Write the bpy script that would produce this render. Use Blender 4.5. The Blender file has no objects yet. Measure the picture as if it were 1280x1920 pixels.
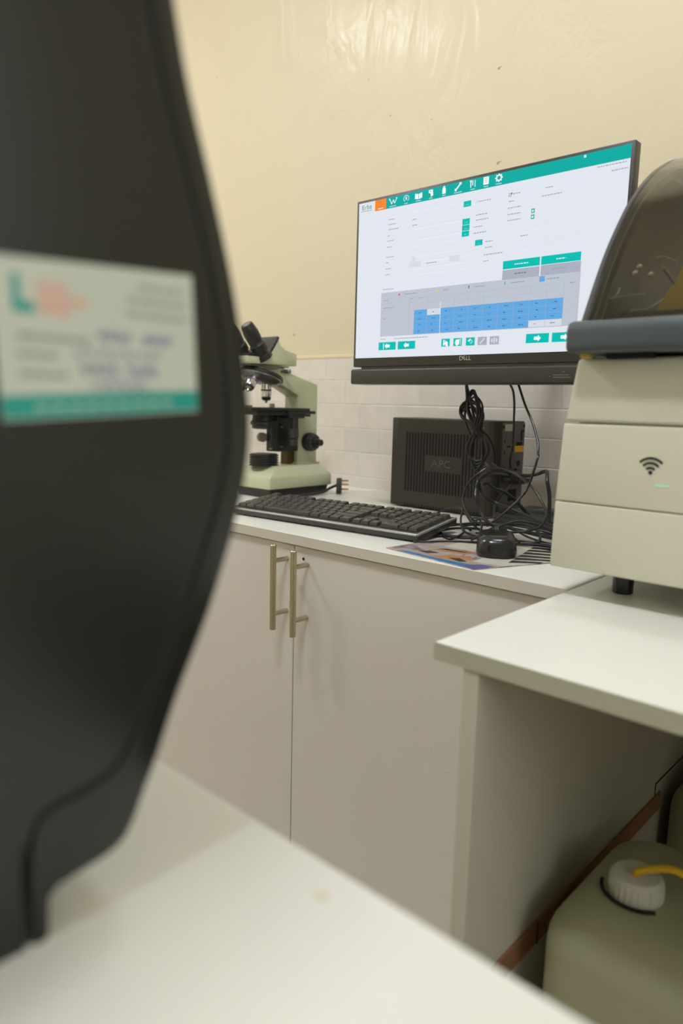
import bpy, bmesh, math, random
from mathutils import Vector, Matrix
random.seed(7)
C = bpy.context.scene.collection
PI = math.pi

# ------------------------------------------------------------------ camera, light, exposure
cam_d = bpy.data.cameras.new('camera'); cam = bpy.data.objects.new('camera', cam_d); C.objects.link(cam)
cam_d.lens = 1352.6 / 1920 * 36; cam_d.sensor_width = 36; cam_d.clip_start = 0.01
rx = Vector((0.734985, 0.677664, 0.023854)); ux = Vector((-0.117373, 0.092496, 0.988771)); fx = Vector((-0.667848, 0.729532, -0.147523))
M = Matrix.Identity(4)
for i in range(3):
    M[i][0] = rx[i]; M[i][1] = ux[i]; M[i][2] = -fx[i]
M[2][3] = 0.976
cam.matrix_world = M
cam_d.dof.use_dof = True; cam_d.dof.focus_distance = 1.2; cam_d.dof.aperture_fstop = 3.2
bpy.context.scene.camera = cam
sc = bpy.context.scene
sc.view_settings.view_transform = 'Standard'; sc.view_settings.look = 'None'
sc.view_settings.gamma = 1; sc.view_settings.use_curve_mapping = False
sc.view_settings.exposure = 0.0
w = bpy.data.worlds.new('world'); sc.world = w; w.use_nodes = True
w.node_tree.nodes['Background'].inputs[0].default_value = (0.9, 0.92, 1, 1)
w.node_tree.nodes['Background'].inputs[1].default_value = 1.0

LAMP_POWER = 17.8        # emission strength of the ceiling lamps
LAMPS = [((-0.48, 1.04), (0.13, 0.13), LAMP_POWER * 6.3, (0.96, 1.0, 1.09)),
         ((-2.42, 0.14), (0.42, 0.20), LAMP_POWER * 4.5, (0.98, 1.0, 1.07)),
         ((-0.40, -0.08), (0.46, 0.20), LAMP_POWER * 3.9, (0.96, 1.0, 1.09))]

# unseen window added in the right wall, its area light brightens surfaces facing it
WIN = dict(y0=-0.55, y1=0.65, z0=1.05, z1=2.0)
al = bpy.data.lights.new('unseen_window_light', 'AREA'); al.shape = 'RECTANGLE'; al.size = 0.95; al.size_y = 1.2; al.energy = 12.5; al.color = (0.92, 0.98, 1.0)
ao = bpy.data.objects.new('unseen_window_light', al); C.objects.link(ao); ao.location = (1.62, 0.05, 1.525); ao.rotation_euler = (0, PI / 2, 0)

# ------------------------------------------------------------------ materials
def lin(c):
    return tuple(((v / 255) / 12.92 if v / 255 <= 0.04045 else ((v / 255 + 0.055) / 1.055) ** 2.4) for v in c) + (1,)
def mat(name, rgb, rough=0.5, metal=0.0, bump=0.0, bscale=300, emit=None, estr=0, spec=0.5, coat=0, var=0.0, vscale=30, trans=0, sub=0):
    m = bpy.data.materials.new(name); m.use_nodes = True; nt = m.node_tree; b = nt.nodes['Principled BSDF']
    b.inputs['Base Color'].default_value = lin(rgb); b.inputs['Roughness'].default_value = rough
    b.inputs['Metallic'].default_value = metal; b.inputs['Specular IOR Level'].default_value = spec
    b.inputs['Coat Weight'].default_value = coat
    b.inputs['Transmission Weight'].default_value = trans
    if sub:
        b.inputs['Subsurface Weight'].default_value = sub; b.inputs['Subsurface Radius'].default_value = (0.03, 0.03, 0.02)
    if emit:
        b.inputs['Emission Color'].default_value = lin(emit); b.inputs['Emission Strength'].default_value = estr
    if bump or var:
        tc = nt.nodes.new('ShaderNodeTexCoord')
    if bump:
        n = nt.nodes.new('ShaderNodeTexNoise'); n.inputs['Scale'].default_value = bscale; n.inputs['Detail'].default_value = 3
        bp = nt.nodes.new('ShaderNodeBump'); bp.inputs['Strength'].default_value = bump; bp.inputs['Distance'].default_value = 0.001
        nt.links.new(tc.outputs['Object'], n.inputs['Vector']); nt.links.new(n.outputs['Fac'], bp.inputs['Height'])
        nt.links.new(bp.outputs['Normal'], b.inputs['Normal'])
    if var:
        n2 = nt.nodes.new('ShaderNodeTexNoise'); n2.inputs['Scale'].default_value = vscale; n2.inputs['Detail'].default_value = 4
        mx = nt.nodes.new('ShaderNodeMix'); mx.data_type = 'RGBA'
        c = lin(rgb); mx.inputs['A'].default_value = tuple(v * (1 - var) for v in c[:3]) + (1,)
        mx.inputs['B'].default_value = tuple(min(1, v * (1 + var)) for v in c[:3]) + (1,)
        nt.links.new(tc.outputs['Object'], n2.inputs['Vector']); nt.links.new(n2.outputs['Fac'], mx.inputs['Factor'])
        nt.links.new(mx.outputs['Result'], b.inputs['Base Color'])
    return m
def emis(name, rgb, s=1.0):
    m = bpy.data.materials.new(name); m.use_nodes = True; nt = m.node_tree; b = nt.nodes['Principled BSDF']
    b.inputs['Base Color'].default_value = (0, 0, 0, 1); b.inputs['Roughness'].default_value = 0.5; b.inputs['Specular IOR Level'].default_value = 0.1
    b.inputs['Emission Color'].default_value = lin(rgb); b.inputs['Emission Strength'].default_value = s
    return m

WHITE = mat('white_melamine', (226, 225, 214), 0.33, var=0.012, vscale=6)
DOORM = mat('white_door_melamine', (216, 209, 200), 0.42, var=0.012, vscale=4)
EDGE = mat('darker_front_edge', (186, 184, 162), 0.4, var=0.02)
PANEL = mat('side_panel_melamine', (206, 200, 183), 0.45, var=0.03, vscale=5)
TIMBER = mat('raw_timber', (150, 108, 70), 0.8, var=0.35, vscale=45, bump=0.5)
DARKGAP = mat('dark_gap', (40, 34, 26), 0.9, var=0.05)
BLK = mat('black_plastic', (46, 45, 41), 0.45, bump=0.15, bscale=900)
BLKG = mat('black_gloss_plastic', (34, 34, 34), 0.22, bump=0.02)
KEYM = mat('key_plastic', (60, 59, 54), 0.42, bump=0.1, bscale=1500)
KBASE = mat('keyboard_plastic', (58, 58, 54), 0.4, bump=0.1, bscale=1200)
KEDGE = mat('keyboard_edge_highlight', (176, 176, 170), 0.25, metal=0.3, var=0.03)  # pale line painted for the lit chamfer edge
CABLE = mat('black_cable_rubber', (34, 33, 34), 0.33, bump=0.05)
GREYM = mat('ups_rear_grey', (86, 86, 82), 0.5, bump=0.1)
UPSM = mat('ups_side_plastic', (54, 50, 42), 0.5, bump=0.3, bscale=1200)
UPSL = mat("ups_letter_grey", (96, 90, 79), 0.5, var=0.02)
HOLE = mat('hole_black', (10, 10, 10), 0.8, var=0.02)
MACH = mat('instrument_dark_panel', (30, 32, 29), 0.24, bump=0.06, bscale=1500, var=0.03)
MACHG = mat('instrument_groove', (40, 40, 36), 0.5, var=0.02)
IVORY = mat('instrument_ivory', (208, 206, 184), 0.35, bump=0.08, bscale=1500, var=0.01)
SLATE = mat('slate_grey_plastic', (76, 84, 88), 0.4, bump=0.08, bscale=1500)
BEZ = mat('monitor_bezel', (58, 56, 50), 0.38, bump=0.08, bscale=1200)
STEEL = mat('brushed_steel', (196, 186, 160), 0.28, metal=1.0, bump=0.1, bscale=500)
CHROME = mat('chrome', (215, 215, 215), 0.12, metal=1.0, var=0.02)
CREAM = mat('microscope_cream_enamel', (196, 199, 165), 0.3, coat=0.2, var=0.015)
CREAMD = mat('microscope_joint', (120, 118, 84), 0.4, var=0.02)
MBLK = mat('microscope_black', (36, 36, 34), 0.4, bump=0.1, bscale=900)
MGREY = mat('microscope_grey_metal', (150, 152, 148), 0.3, metal=0.8, var=0.02)
BRASS = mat('brass', (200, 160, 80), 0.3, metal=1.0, var=0.02)
PURP = mat('purple_ring', (110, 90, 190), 0.3, var=0.02)
OLIVE = mat('olive_ring', (150, 150, 90), 0.3, var=0.02)
PAPER = mat('label_paper', (196, 200, 186), 0.5, var=0.01)
TEAL = mat('teal_print', (20, 150, 138), 0.45, var=0.02)
PEACH = mat('peach_print', (216, 168, 148), 0.5, var=0.02)
INKG = mat('grey_print', (140, 144, 134), 0.5, var=0.02)
INKP = mat('purple_ink', (150, 148, 178), 0.5, var=0.02)
ICON = mat('icon_black', (30, 28, 40), 0.4, var=0.02)
ORG = mat('orange_label', (232, 168, 30), 0.5, var=0.02)
LABW = mat('pale_label', (196, 196, 176), 0.5, var=0.02)
CEIL = mat('ceiling_paint', (232, 228, 214), 0.7, var=0.01)
FLOORM = mat('floor_tile', (206, 200, 184), 0.35, var=0.06, vscale=5)
YEL = mat('yellow_tube', (226, 182, 30), 0.3, var=0.02)
CAPM = mat('white_cap_plastic', (214, 212, 196), 0.4, sub=0.3, var=0.02)
AMBER = mat('amber_plastic', (176, 150, 78), 0.35, var=0.05)
BROWN = mat('brown_interior', (74, 62, 46), 0.4, var=0.15, vscale=12)
RIMM = mat('tile_trim_cream', (232, 216, 180), 0.35, var=0.02)
GREEN = emis('green_led', (172, 208, 162), 1.0)

# translucent jerrican plastic
HDPE = mat('translucent_hdpe', (172, 171, 137), 0.5, sub=0.6, var=0.03, vscale=7)

def smoked():
    m = bpy.data.materials.new('smoked_acrylic'); m.use_nodes = True; nt = m.node_tree
    for n in list(nt.nodes): nt.nodes.remove(n)
    o = nt.nodes.new('ShaderNodeOutputMaterial'); t = nt.nodes.new('ShaderNodeBsdfTransparent'); g = nt.nodes.new('ShaderNodeBsdfGlossy')
    f = nt.nodes.new('ShaderNodeFresnel'); mx = nt.nodes.new('ShaderNodeMixShader')
    tc = nt.nodes.new('ShaderNodeTexCoord'); n = nt.nodes.new('ShaderNodeTexNoise'); n.inputs['Scale'].default_value = 4
    bp = nt.nodes.new('ShaderNodeBump'); bp.inputs['Strength'].default_value = 0.3; bp.inputs['Distance'].default_value = 0.004
    nt.links.new(tc.outputs['Object'], n.inputs['Vector']); nt.links.new(n.outputs['Fac'], bp.inputs['Height']); nt.links.new(bp.outputs['Normal'], g.inputs['Normal'])
    t.inputs[0].default_value = (0.66, 0.64, 0.54, 1); g.inputs[0].default_value = (1, 1, 1, 1); g.inputs[1].default_value = 0.08
    f.inputs[0].default_value = 1.49
    nt.links.new(f.outputs[0], mx.inputs[0]); nt.links.new(t.outputs[0], mx.inputs[1]); nt.links.new(g.outputs[0], mx.inputs[2]); nt.links.new(mx.outputs[0], o.inputs[0])
    return m
SMOKE = smoked()

def wall_paint():
    m = mat('cream_gloss_wall_paint', (226, 214, 184), 0.42, spec=0.22, coat=0.07)
    nt = m.node_tree; b = nt.nodes['Principled BSDF']; b.inputs['Coat Roughness'].default_value = 0.12
    tc = nt.nodes.new('ShaderNodeTexCoord')
    mp = nt.nodes.new('ShaderNodeMapping'); mp.inputs['Scale'].default_value = (9, 9, 3.2)
    n = nt.nodes.new('ShaderNodeTexNoise'); n.inputs['Scale'].default_value = 1.0; n.inputs['Detail'].default_value = 4; n.inputs['Roughness'].default_value = 0.55
    n.inputs['Distortion'].default_value = 0.8
    n2 = nt.nodes.new('ShaderNodeTexNoise'); n2.inputs['Scale'].default_value = 260; n2.inputs['Detail'].default_value = 2
    bp = nt.nodes.new('ShaderNodeBump'); bp.inputs['Strength'].default_value = 0.55; bp.inputs['Distance'].default_value = 0.012
    bp2 = nt.nodes.new('ShaderNodeBump'); bp2.inputs['Strength'].default_value = 0.12; bp2.inputs['Distance'].default_value = 0.001
    nt.links.new(tc.outputs['Object'], mp.inputs['Vector']); nt.links.new(mp.outputs[0], n.inputs['Vector']); nt.links.new(tc.outputs['Object'], n2.inputs['Vector'])
    nt.links.new(n.outputs['Fac'], bp.inputs['Height']); nt.links.new(n2.outputs['Fac'], bp2.inputs['Height'])
    nt.links.new(bp.outputs['Normal'], bp2.inputs['Normal']); nt.links.new(bp2.outputs['Normal'], b.inputs['Normal']); nt.links.new(bp2.outputs['Normal'], b.inputs['Coat Normal'])
    return m
PAINT = wall_paint()
PAINT2 = mat('cream_wall_paint_plain', (236, 229, 208), 0.45, var=0.015, vscale=3)

def tile_mat():
    m = mat('embossed_brick_wall_tile', (226, 216, 204), 0.28); nt = m.node_tree; b = nt.nodes['Principled BSDF']
    tc = nt.nodes.new('ShaderNodeTexCoord'); mp = nt.nodes.new('ShaderNodeMapping')
    sp = nt.nodes.new('ShaderNodeSeparateXYZ'); cb = nt.nodes.new('ShaderNodeCombineXYZ')
    nt.links.new(tc.outputs['Object'], sp.inputs[0]); nt.links.new(sp.outputs['X'], cb.inputs['X']); nt.links.new(sp.outputs['Z'], cb.inputs['Y'])
    mp.inputs['Location'].default_value = (0.03, -0.0595, 0)
    nt.links.new(cb.outputs[0], mp.inputs['Vector'])
    br = nt.nodes.new('ShaderNodeTexBrick'); br.inputs['Scale'].default_value = 1.0
    br.inputs['Brick Width'].default_value = 0.128; br.inputs['Row Height'].default_value = 0.0655
    br.inputs['Mortar Size'].default_value = 0.0022; br.inputs['Mortar Smooth'].default_value = 0.9; br.offset = 0.42
    br.inputs['Color1'].default_value = lin((240, 231, 220)); br.inputs['Color2'].default_value = lin((228, 220, 210)); br.inputs['Mortar'].default_value = lin((240, 234, 222))
    no = nt.nodes.new('ShaderNodeTexNoise'); no.inputs['Scale'].default_value = 22; no.inputs['Detail'].default_value = 4
    nt.links.new(tc.outputs['Object'], no.inputs['Vector'])
    mx = nt.nodes.new('ShaderNodeMix'); mx.data_type = 'RGBA'; mx.blend_type = 'MULTIPLY'; mx.inputs['Factor'].default_value = 0.18
    nt.links.new(mp.outputs[0], br.inputs['Vector']); nt.links.new(br.outputs['Color'], mx.inputs['A']); nt.links.new(no.outputs['Fac'], mx.inputs['B'])
    nt.links.new(mx.outputs['Result'], b.inputs['Base Color'])
    bp = nt.nodes.new('ShaderNodeBump'); bp.invert = True; bp.inputs['Strength'].default_value = 0.6; bp.inputs['Distance'].default_value = 0.002
    bp2 = nt.nodes.new('ShaderNodeBump'); bp2.inputs['Strength'].default_value = 0.35; bp2.inputs['Distance'].default_value = 0.003
    nt.links.new(br.outputs['Fac'], bp.inputs['Height']); nt.links.new(no.outputs['Fac'], bp2.inputs['Height']); nt.links.new(bp.outputs['Normal'], bp2.inputs['Normal']); nt.links.new(bp2.outputs['Normal'], b.inputs['Normal'])
    return m
TILE = tile_mat()

# ------------------------------------------------------------------ mesh helpers (build in world metres; object() moves into the parent's frame)
def merge(bm, t, mi=0, mtx=None):
    if mtx is not None: t.transform(mtx)
    for f in t.faces: f.material_index = mi
    me = bpy.data.meshes.new('tmp'); t.to_mesh(me); t.free(); bm.from_mesh(me); bpy.data.meshes.remove(me)
def box(bm, lo, hi, bev=0.0, seg=2, mi=0, mtx=None):
    t = bmesh.new(); bmesh.ops.create_cube(t, size=1)
    for v in t.verts:
        for i in range(3): v.co[i] = lo[i] + (v.co[i] + 0.5) * (hi[i] - lo[i])
    if bev: bmesh.ops.bevel(t, geom=t.edges[:], offset=bev, segments=seg, profile=0.5, affect='EDGES')
    merge(bm, t, mi, mtx)
def frame_from(d):
    d = Vector(d).normalized(); a = Vector((0, 0, 1)) if abs(d.z) < 0.9 else Vector((1, 0, 0))
    x = a.cross(d).normalized(); y = d.cross(x); return x, y, d
def lathe(bm, p0, d, prof, n=32, mi=0):
    """prof: list of (distance along d, radius)"""
    x, y, d = frame_from(d); p0 = Vector(p0); t = bmesh.new(); rings = []
    for s, r in prof:
        rings.append([t.verts.new(p0 + d * s + (x * math.cos(2 * PI * k / n) + y * math.sin(2 * PI * k / n)) * max(r, 1e-5)) for k in range(n)])
    for a, b in zip(rings, rings[1:]):
        for k in range(n): t.faces.new((a[k], a[(k + 1) % n], b[(k + 1) % n], b[k]))
    t.faces.new(list(reversed(rings[0]))); t.faces.new(rings[-1])
    merge(bm, t, mi)
def cyl(bm, p0, p1, r, r1=None, n=28, mi=0, bev=0.0):
    p0 = Vector(p0); L = (Vector(p1) - p0).length; r1 = r if r1 is None else r1
    pr = [(0, r), (L, r1)] if not bev else [(0, r - bev), (bev, r), (L - bev, r1), (L, r1 - bev)]
    lathe(bm, p0, Vector(p1) - p0, pr, n, mi)
def cat(pts, sub=8, closed=False):
    P = [Vector(p) for p in pts]; n = len(P); out = []
    rng = range(n if closed else n - 1)
    for i in rng:
        if closed: a, b, c, d = P[(i - 1) % n], P[i], P[(i + 1) % n], P[(i + 2) % n]
        else: a, b, c, d = P[max(i - 1, 0)], P[i], P[i + 1], P[min(i + 2, n - 1)]
        for k in range(sub):
            t = k / sub
            out.append(0.5 * ((2 * b) + (c - a) * t + (2 * a - 5 * b + 4 * c - d) * t * t + (3 * b - a - 3 * c + d) * t ** 3))
    if not closed: out.append(P[-1])
    return out
def tube(bm, pts, r, n=8, mi=0, sub=8, smooth=True):
    P = cat(pts, sub) if smooth else [Vector(p) for p in pts]
    t = bmesh.new(); T = [(P[min(i + 1, len(P) - 1)] - P[max(i - 1, 0)]).normalized() for i in range(len(P))]
    x = frame_from(T[0])[0]; rings = []
    for i, p in enumerate(P):
        x = (x - T[i] * x.dot(T[i])).normalized(); y = T[i].cross(x)
        rings.append([t.verts.new(p + (x * math.cos(2 * PI * k / n) + y * math.sin(2 * PI * k / n)) * r) for k in range(n)])
    for a, b in zip(rings, rings[1:]):
        for k in range(n): t.faces.new((a[k], a[(k + 1) % n], b[(k + 1) % n], b[k]))
    t.faces.new(list(reversed(rings[0]))); t.faces.new(rings[-1]); merge(bm, t, mi)
def prism(bm, poly, axis, a, b, mi=0, bev=0.0, seg=2):
    """poly: 2D points in the two remaining axes in order; extruded along axis from a to b"""
    t = bmesh.new()
    def P(u, v, s): return {'x': (s, u, v), 'y': (u, s, v), 'z': (u, v, s)}[axis]
    A = [t.verts.new(P(u, v, a)) for u, v in poly]; B = [t.verts.new(P(u, v, b)) for u, v in poly]; n = len(poly)
    fa = t.faces.new(A); fb = t.faces.new(list(reversed(B)))
    for k in range(n): t.faces.new((A[k], B[k], B[(k + 1) % n], A[(k + 1) % n]))
    bmesh.ops.recalc_face_normals(t, faces=t.faces[:])
    if bev: bmesh.ops.bevel(t, geom=[e for e in t.edges if e.calc_face_angle(0) > 0.35], offset=bev, segments=seg, profile=0.5, affect='EDGES')
    merge(bm, t, mi)
def loft(bm, secs, mi=0, n=10, mtx=None):
    """secs: (cx, cy, z, hx, hy, corner radius)"""
    t = bmesh.new(); rings = []
    for cx, cy, z, hx, hy, r in secs:
        r = min(r, hx * 0.999, hy * 0.999); ring = []
        for q, (sx, sy) in enumerate(((1, 1), (-1, 1), (-1, -1), (1, -1))):
            for k in range(n):
                a = q * PI / 2 + k / (n - 1) * PI / 2
                ring.append(t.verts.new((cx + sx * (hx - r) + r * math.cos(a), cy + sy * (hy - r) + r * math.sin(a), z)))
        rings.append(ring)
    m = len(rings[0])
    for a, b in zip(rings, rings[1:]):
        for k in range(m): t.faces.new((a[k], a[(k + 1) % m], b[(k + 1) % m], b[k]))
    t.faces.new(list(reversed(rings[0]))); t.faces.new(rings[-1]); merge(bm, t, mi, mtx)
def quad(bm, pts, mi=0):
    vs = [bm.verts.new(p) for p in pts]; f = bm.faces.new(vs); f.material_index = mi; return f
def text(bm, s, size, mtx, mi=0, extrude=0.0, sx=1.0):
    cu = bpy.data.curves.new('t', 'FONT'); cu.body = s; cu.size = size; cu.extrude = extrude; cu.align_x = 'CENTER'; cu.align_y = 'CENTER'
    o = bpy.data.objects.new('t', cu); C.objects.link(o); dg = bpy.context.evaluated_depsgraph_get()
    me = bpy.data.meshes.new_from_object(o.evaluated_get(dg)); bpy.data.objects.remove(o); bpy.data.curves.remove(cu)
    t = bmesh.new(); t.from_mesh(me); bpy.data.meshes.remove(me); t.transform(Matrix.Diagonal((sx, 1, 1, 1))); merge(bm, t, mi, mtx)

WM = {}
def wm(o): return WM.get(o.name, Matrix.Identity(4)) if o else Matrix.Identity(4)
def props(o, label=None, category=None, group=None, kind=None):
    for k, v in (('label', label), ('category', category), ('group', group), ('kind', kind)):
        if v: o[k] = v
def thing(name, label, category, loc, group=None, rotz=0.0):
    o = bpy.data.objects.new(name, None); C.objects.link(o); o.location = loc; o.rotation_euler = (0, 0, rotz); o.empty_display_size = 0.05
    WM[o.name] = Matrix.Translation(Vector(loc)) @ Matrix.Rotation(rotz, 4, 'Z'); props(o, label, category, group); return o
def obj(name, bm, mats, parent=None, angle=35, local=False, loc=None, **kw):
    me = bpy.data.meshes.new(name); inv = Matrix.Identity(4)
    if parent is not None and not local: inv = wm(parent).inverted()
    if parent is None and loc is not None: inv = Matrix.Translation(-Vector(loc))
    bm.transform(inv)
    bmesh.ops.recalc_face_normals(bm, faces=bm.faces[:])
    bm.to_mesh(me); bm.free()
    for m in (mats if isinstance(mats, (list, tuple)) else [mats]): me.materials.append(m)
    for p in me.polygons: p.use_smooth = True
    me.set_sharp_from_angle(angle=math.radians(angle))
    o = bpy.data.objects.new(name, me); C.objects.link(o)
    if parent is not None: o.parent = parent; WM[o.name] = wm(parent)
    elif loc is not None: o.location = loc
    props(o, **kw); return o
def B(): return bmesh.new()
def struct(name, bm, m): return obj(name, bm, m, kind='structure')

CT = 0.75            # top of the worktops
WY = 1.494           # face of the tiles on the back wall
WYP = 1.500          # face of the paint above
# ------------------------------------------------------------------ room shell
RX0, RX1, RY0, RH = -3.0, 1.5, -1.9, 2.76
b = B(); box(b, (RX0, RY0, -0.05), (RX1, 1.56, 0)); struct('floor', b, FLOORM)
b = B(); box(b, (RX0, RY0, RH), (RX1, 1.56, RH + 0.05)); struct('ceiling', b, CEIL)
b = B(); box(b, (RX0, WYP, 0), (RX1, 1.56, RH))
for (x, z, s) in ((q[0], q[1], q[2] * .6) for q in ((-0.931, 1.724, .005), (-0.921, 1.523, .006), (-1.58, 1.174, .006), (-1.24, 1.697, .003), (-1.315, 1.801, .003), (-1.111, 1.659, .003), (-1.944, 1.971, .003))):
    lathe(b, (x, WYP + 0.0002, z), (0, -1, 0), [(0, s), (0.001, s * 0.7)], 7, 1)
    prism(b, [(x, z), (x + s * 2.4, z + s * 0.5), (x + s * 2.3, z + s * 0.9), (x, z + s * 0.7)], 'y', WYP + 0.0002, WYP - 0.0006, 1)
struct('wall_back', b, [PAINT, mat('chipped_plaster', (176, 164, 132), 0.6, var=0.05)])
b = B(); box(b, (RX0 - 0.05, RY0, 0), (RX0, 1.56, RH)); struct('wall_left', b, PAINT2)
b = B(); W = WIN
box(b, (RX1, RY0, 0), (RX1 + .12, 1.56, W['z0'])); box(b, (RX1, RY0, W['z1']), (RX1 + .12, 1.56, RH)); box(b, (RX1, RY0, W['z0']), (RX1 + .12, W['y0'], W['z1'])); box(b, (RX1, W['y1'], W['z0']), (RX1 + .12, 1.56, W['z1'])); struct('wall_right', b, PAINT2)
b = B(); ym = (W['y0'] + W['y1']) / 2
for y in (W['y0'] + .02, ym, W['y1'] - .02): box(b, (RX1 + .03, y - .02, W['z0']), (RX1 + .07, y + .02, W['z1']), .003)
for z in (W['z0'] + .02, W['z1'] - .02): box(b, (RX1 + .03, W['y0'], z - .02), (RX1 + .07, W['y1'], z + .02), .003)
struct('unseen_window_1', b, CEIL)  # frame of the added window, out of view
b = B(); box(b, (RX0 - 0.05, RY0 - 0.05, 0), (RX1 + 0.05, RY0, RH)); struct('wall_front', b, PAINT2)
b = B(); box(b, (RX0, WY, 0), (RX1, WYP + 0.001, 1.102), 0); struct('trim_1', b, TILE)
b = B(); box(b, (RX0, WY - 0.001, 1.1021), (RX1, WYP + 0.002, 1.112), 0.002); struct('trim_2', b, RIMM)

# ------------------------------------------------------------------ ceiling lamps
for i, ((x, y), (sx, sy), st, col) in enumerate(LAMPS):
    lab = ('white square ceiling lamp above the counter and monitor', 'white ceiling lamp towards the left wall', 'white ceiling lamp over the foreground table')[i]
    t = thing('ceiling_lamp', lab, 'ceiling lamp', (x, y, RH))
    b = B(); box(b, (x - sx / 2 - .01, y - sy / 2 - .01, RH - .03), (x + sx / 2 + .01, y + sy / 2 + .01, RH), .004); obj('lamp_housing', b, CEIL, t)
    b = B(); box(b, (x - sx / 2, y - sy / 2, RH - .036), (x + sx / 2, y + sy / 2, RH - .0305))
    em = bpy.data.materials.new('lamp_diffuser_%d' % i); em.use_nodes = True; bs = em.node_tree.nodes['Principled BSDF']
    bs.inputs['Emission Color'].default_value = col + (1,); bs.inputs['Emission Strength'].default_value = st
    obj('diffuser', b, em, t)

# ------------------------------------------------------------------ base cabinet and worktop along the back wall
FY = 0.8561
t = thing('base_cabinet', 'white two-door base cabinet under the counter along the tiled back wall', 'cabinet', (-0.9, 1.17, 0))
b = B(); box(b, (-1.42, FY + 0.006 + .018, 0.0), (-0.392, WY - .002, CT - .0178)); obj('carcass', b, DOORM, t)
GX = -0.8990
for s, (x0, x1) in ((-1, (-1.42, GX - .001)), (1, (GX + .001, -0.392))):
    b = B(); box(b, (x0, FY + .006, .03), (x1, FY + .0235, CT - .0205), .0008, 1)
    if s > 0:
        cyl(b, (-0.8756, FY + .0075, .709), (-0.8756, FY + .0052, .709), .0026, n=12, mi=1)
        for q in range(26):   # faint pencil scuffs
            px = -0.62 + q * 0.0045 + random.uniform(-.006, .006); pz = .485 - q * 0.0042 + random.uniform(-.007, .007)
            L = random.uniform(.002, .006); a = random.uniform(0, 3)
            dx, dz = L * math.cos(a), L * math.sin(a)
            quad(b, [(px, FY + .0058, pz), (px + dx, FY + .0058, pz + dz), (px + dx, FY + .0058, pz + dz + .0005), (px, FY + .0058, pz + .0005)], 2)
    d = obj('door', b, [DOORM, HOLE, mat('scuff_grey', (168, 160, 150), 0.6, var=.03)], t)
    hx, zt, zb = (-0.8655 if s > 0 else -0.9165), .7295, .5785
    if s < 0: zt, zb = .7325, .5800
    hy = FY + .006 - .034
    b = B(); cyl(b, (hx, hy, zb), (hx, hy, zt), .0056, bev=.0008, n=32)
    for z in (zt - .029, zb + .028):
        cyl(b, (hx, hy, z), (hx, FY + .0062, z), .0043, n=20)
    obj('handle', b, STEEL, d, label='brushed steel bar handle')
b = B(); box(b, (-1.6, FY, CT - .0175), (-0.3905, WY - .001, CT), .0008, 1); box(b, (-1.6, FY - .0008, CT - .0175), (-0.3905, FY + .0002, CT - .0003), 0, 1, 1)  # thin front strip in a darker beige than the top
obj('worktop', b, [WHITE, mat('beige_front_edge', (206, 199, 186), .4, var=.02)], None, loc=(-1.0, 1.17, CT - .0175), label='white laminate counter top along the back wall under the monitor and microscope', category='worktop')

# ------------------------------------------------------------------ desk on the right
DY, PX = 0.562, -0.3375
t = thing('side_desk', 'white laminate desk butted against the counter end, open underneath', 'desk', (0.1, 1.0, 0))
b = B(); box(b, (-0.3873, DY, CT - .0175), (0.9, WY - .001, CT), .001, 1); dt_ = obj('desk_top', b, WHITE, t)
b = B(); box(b, (-0.3873, DY - .0009, CT - .0175), (0.9, DY, CT - .0002)); obj('front_strip', b, EDGE, dt_, label='darker cream front strip')  # thin front strip, darker than the desk top
b = B(); box(b, (-0.3545, DY + .0005, 0), (PX, WY - .01, CT - .0175), .0008, 1)
ps = obj('side_panel', b, PANEL, t)
b = B(); box(b, (PX + .0002, .62, .363), (PX + .0035, 1.12, .391), .0004, 1)
box(b, (PX + .0003, .716, .3632), (PX + .0042, .7185, .3906), 0, 1, 1)
cyl(b, (PX + .003, .735, .378), (PX + .0044, .735, .378), .0016, n=10, mi=1)
obj('timber_batten', b, [TIMBER, DARKGAP], t, label='brown raw timber batten along the panel')
b = B(); box(b, (PX + .0001, 1.098, .409), (PX + .001, 1.45, .4108)); box(b, (PX + .0001, 1.098, .391), (PX + .001, 1.0998, .4108)); obj('panel_seam', b, DARKGAP, t)
b = B(); box(b, (PX, 1.455, .30), (.88, 1.473, CT - .0175)); obj('back_panel', b, PANEL, t)
b = B(); box(b, (.862, DY + .0005, 0), (.88, WY - .01, CT - .0175), .0008, 1); obj('side_panel', b, PANEL, t)

# foreground worktop (blurred, bottom of the picture)
b = B(); box(b, (-1.6, -0.75, CT - .018), (0.55, 0.2415, CT), .002, 2)
lathe(b, (-.2095, .222, CT - .0004), (0, 0, 1), [(0, .0042), (.0006, .0038)], 14, 1)
t = thing('foreground_table', 'white laminate table nearest the camera, out of focus, under the dark instrument', 'table', (-.5, -.25, 0))
obj('table_top', b, [WHITE, mat('dried_spot', (222, 214, 190), .5, var=.02)], t)
for x in (-1.58, .52):
    b = B(); box(b, (x, -.74, 0), (x + .018, .23, CT - .018), .0008, 1); obj('side_panel', b, PANEL, t)

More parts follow.
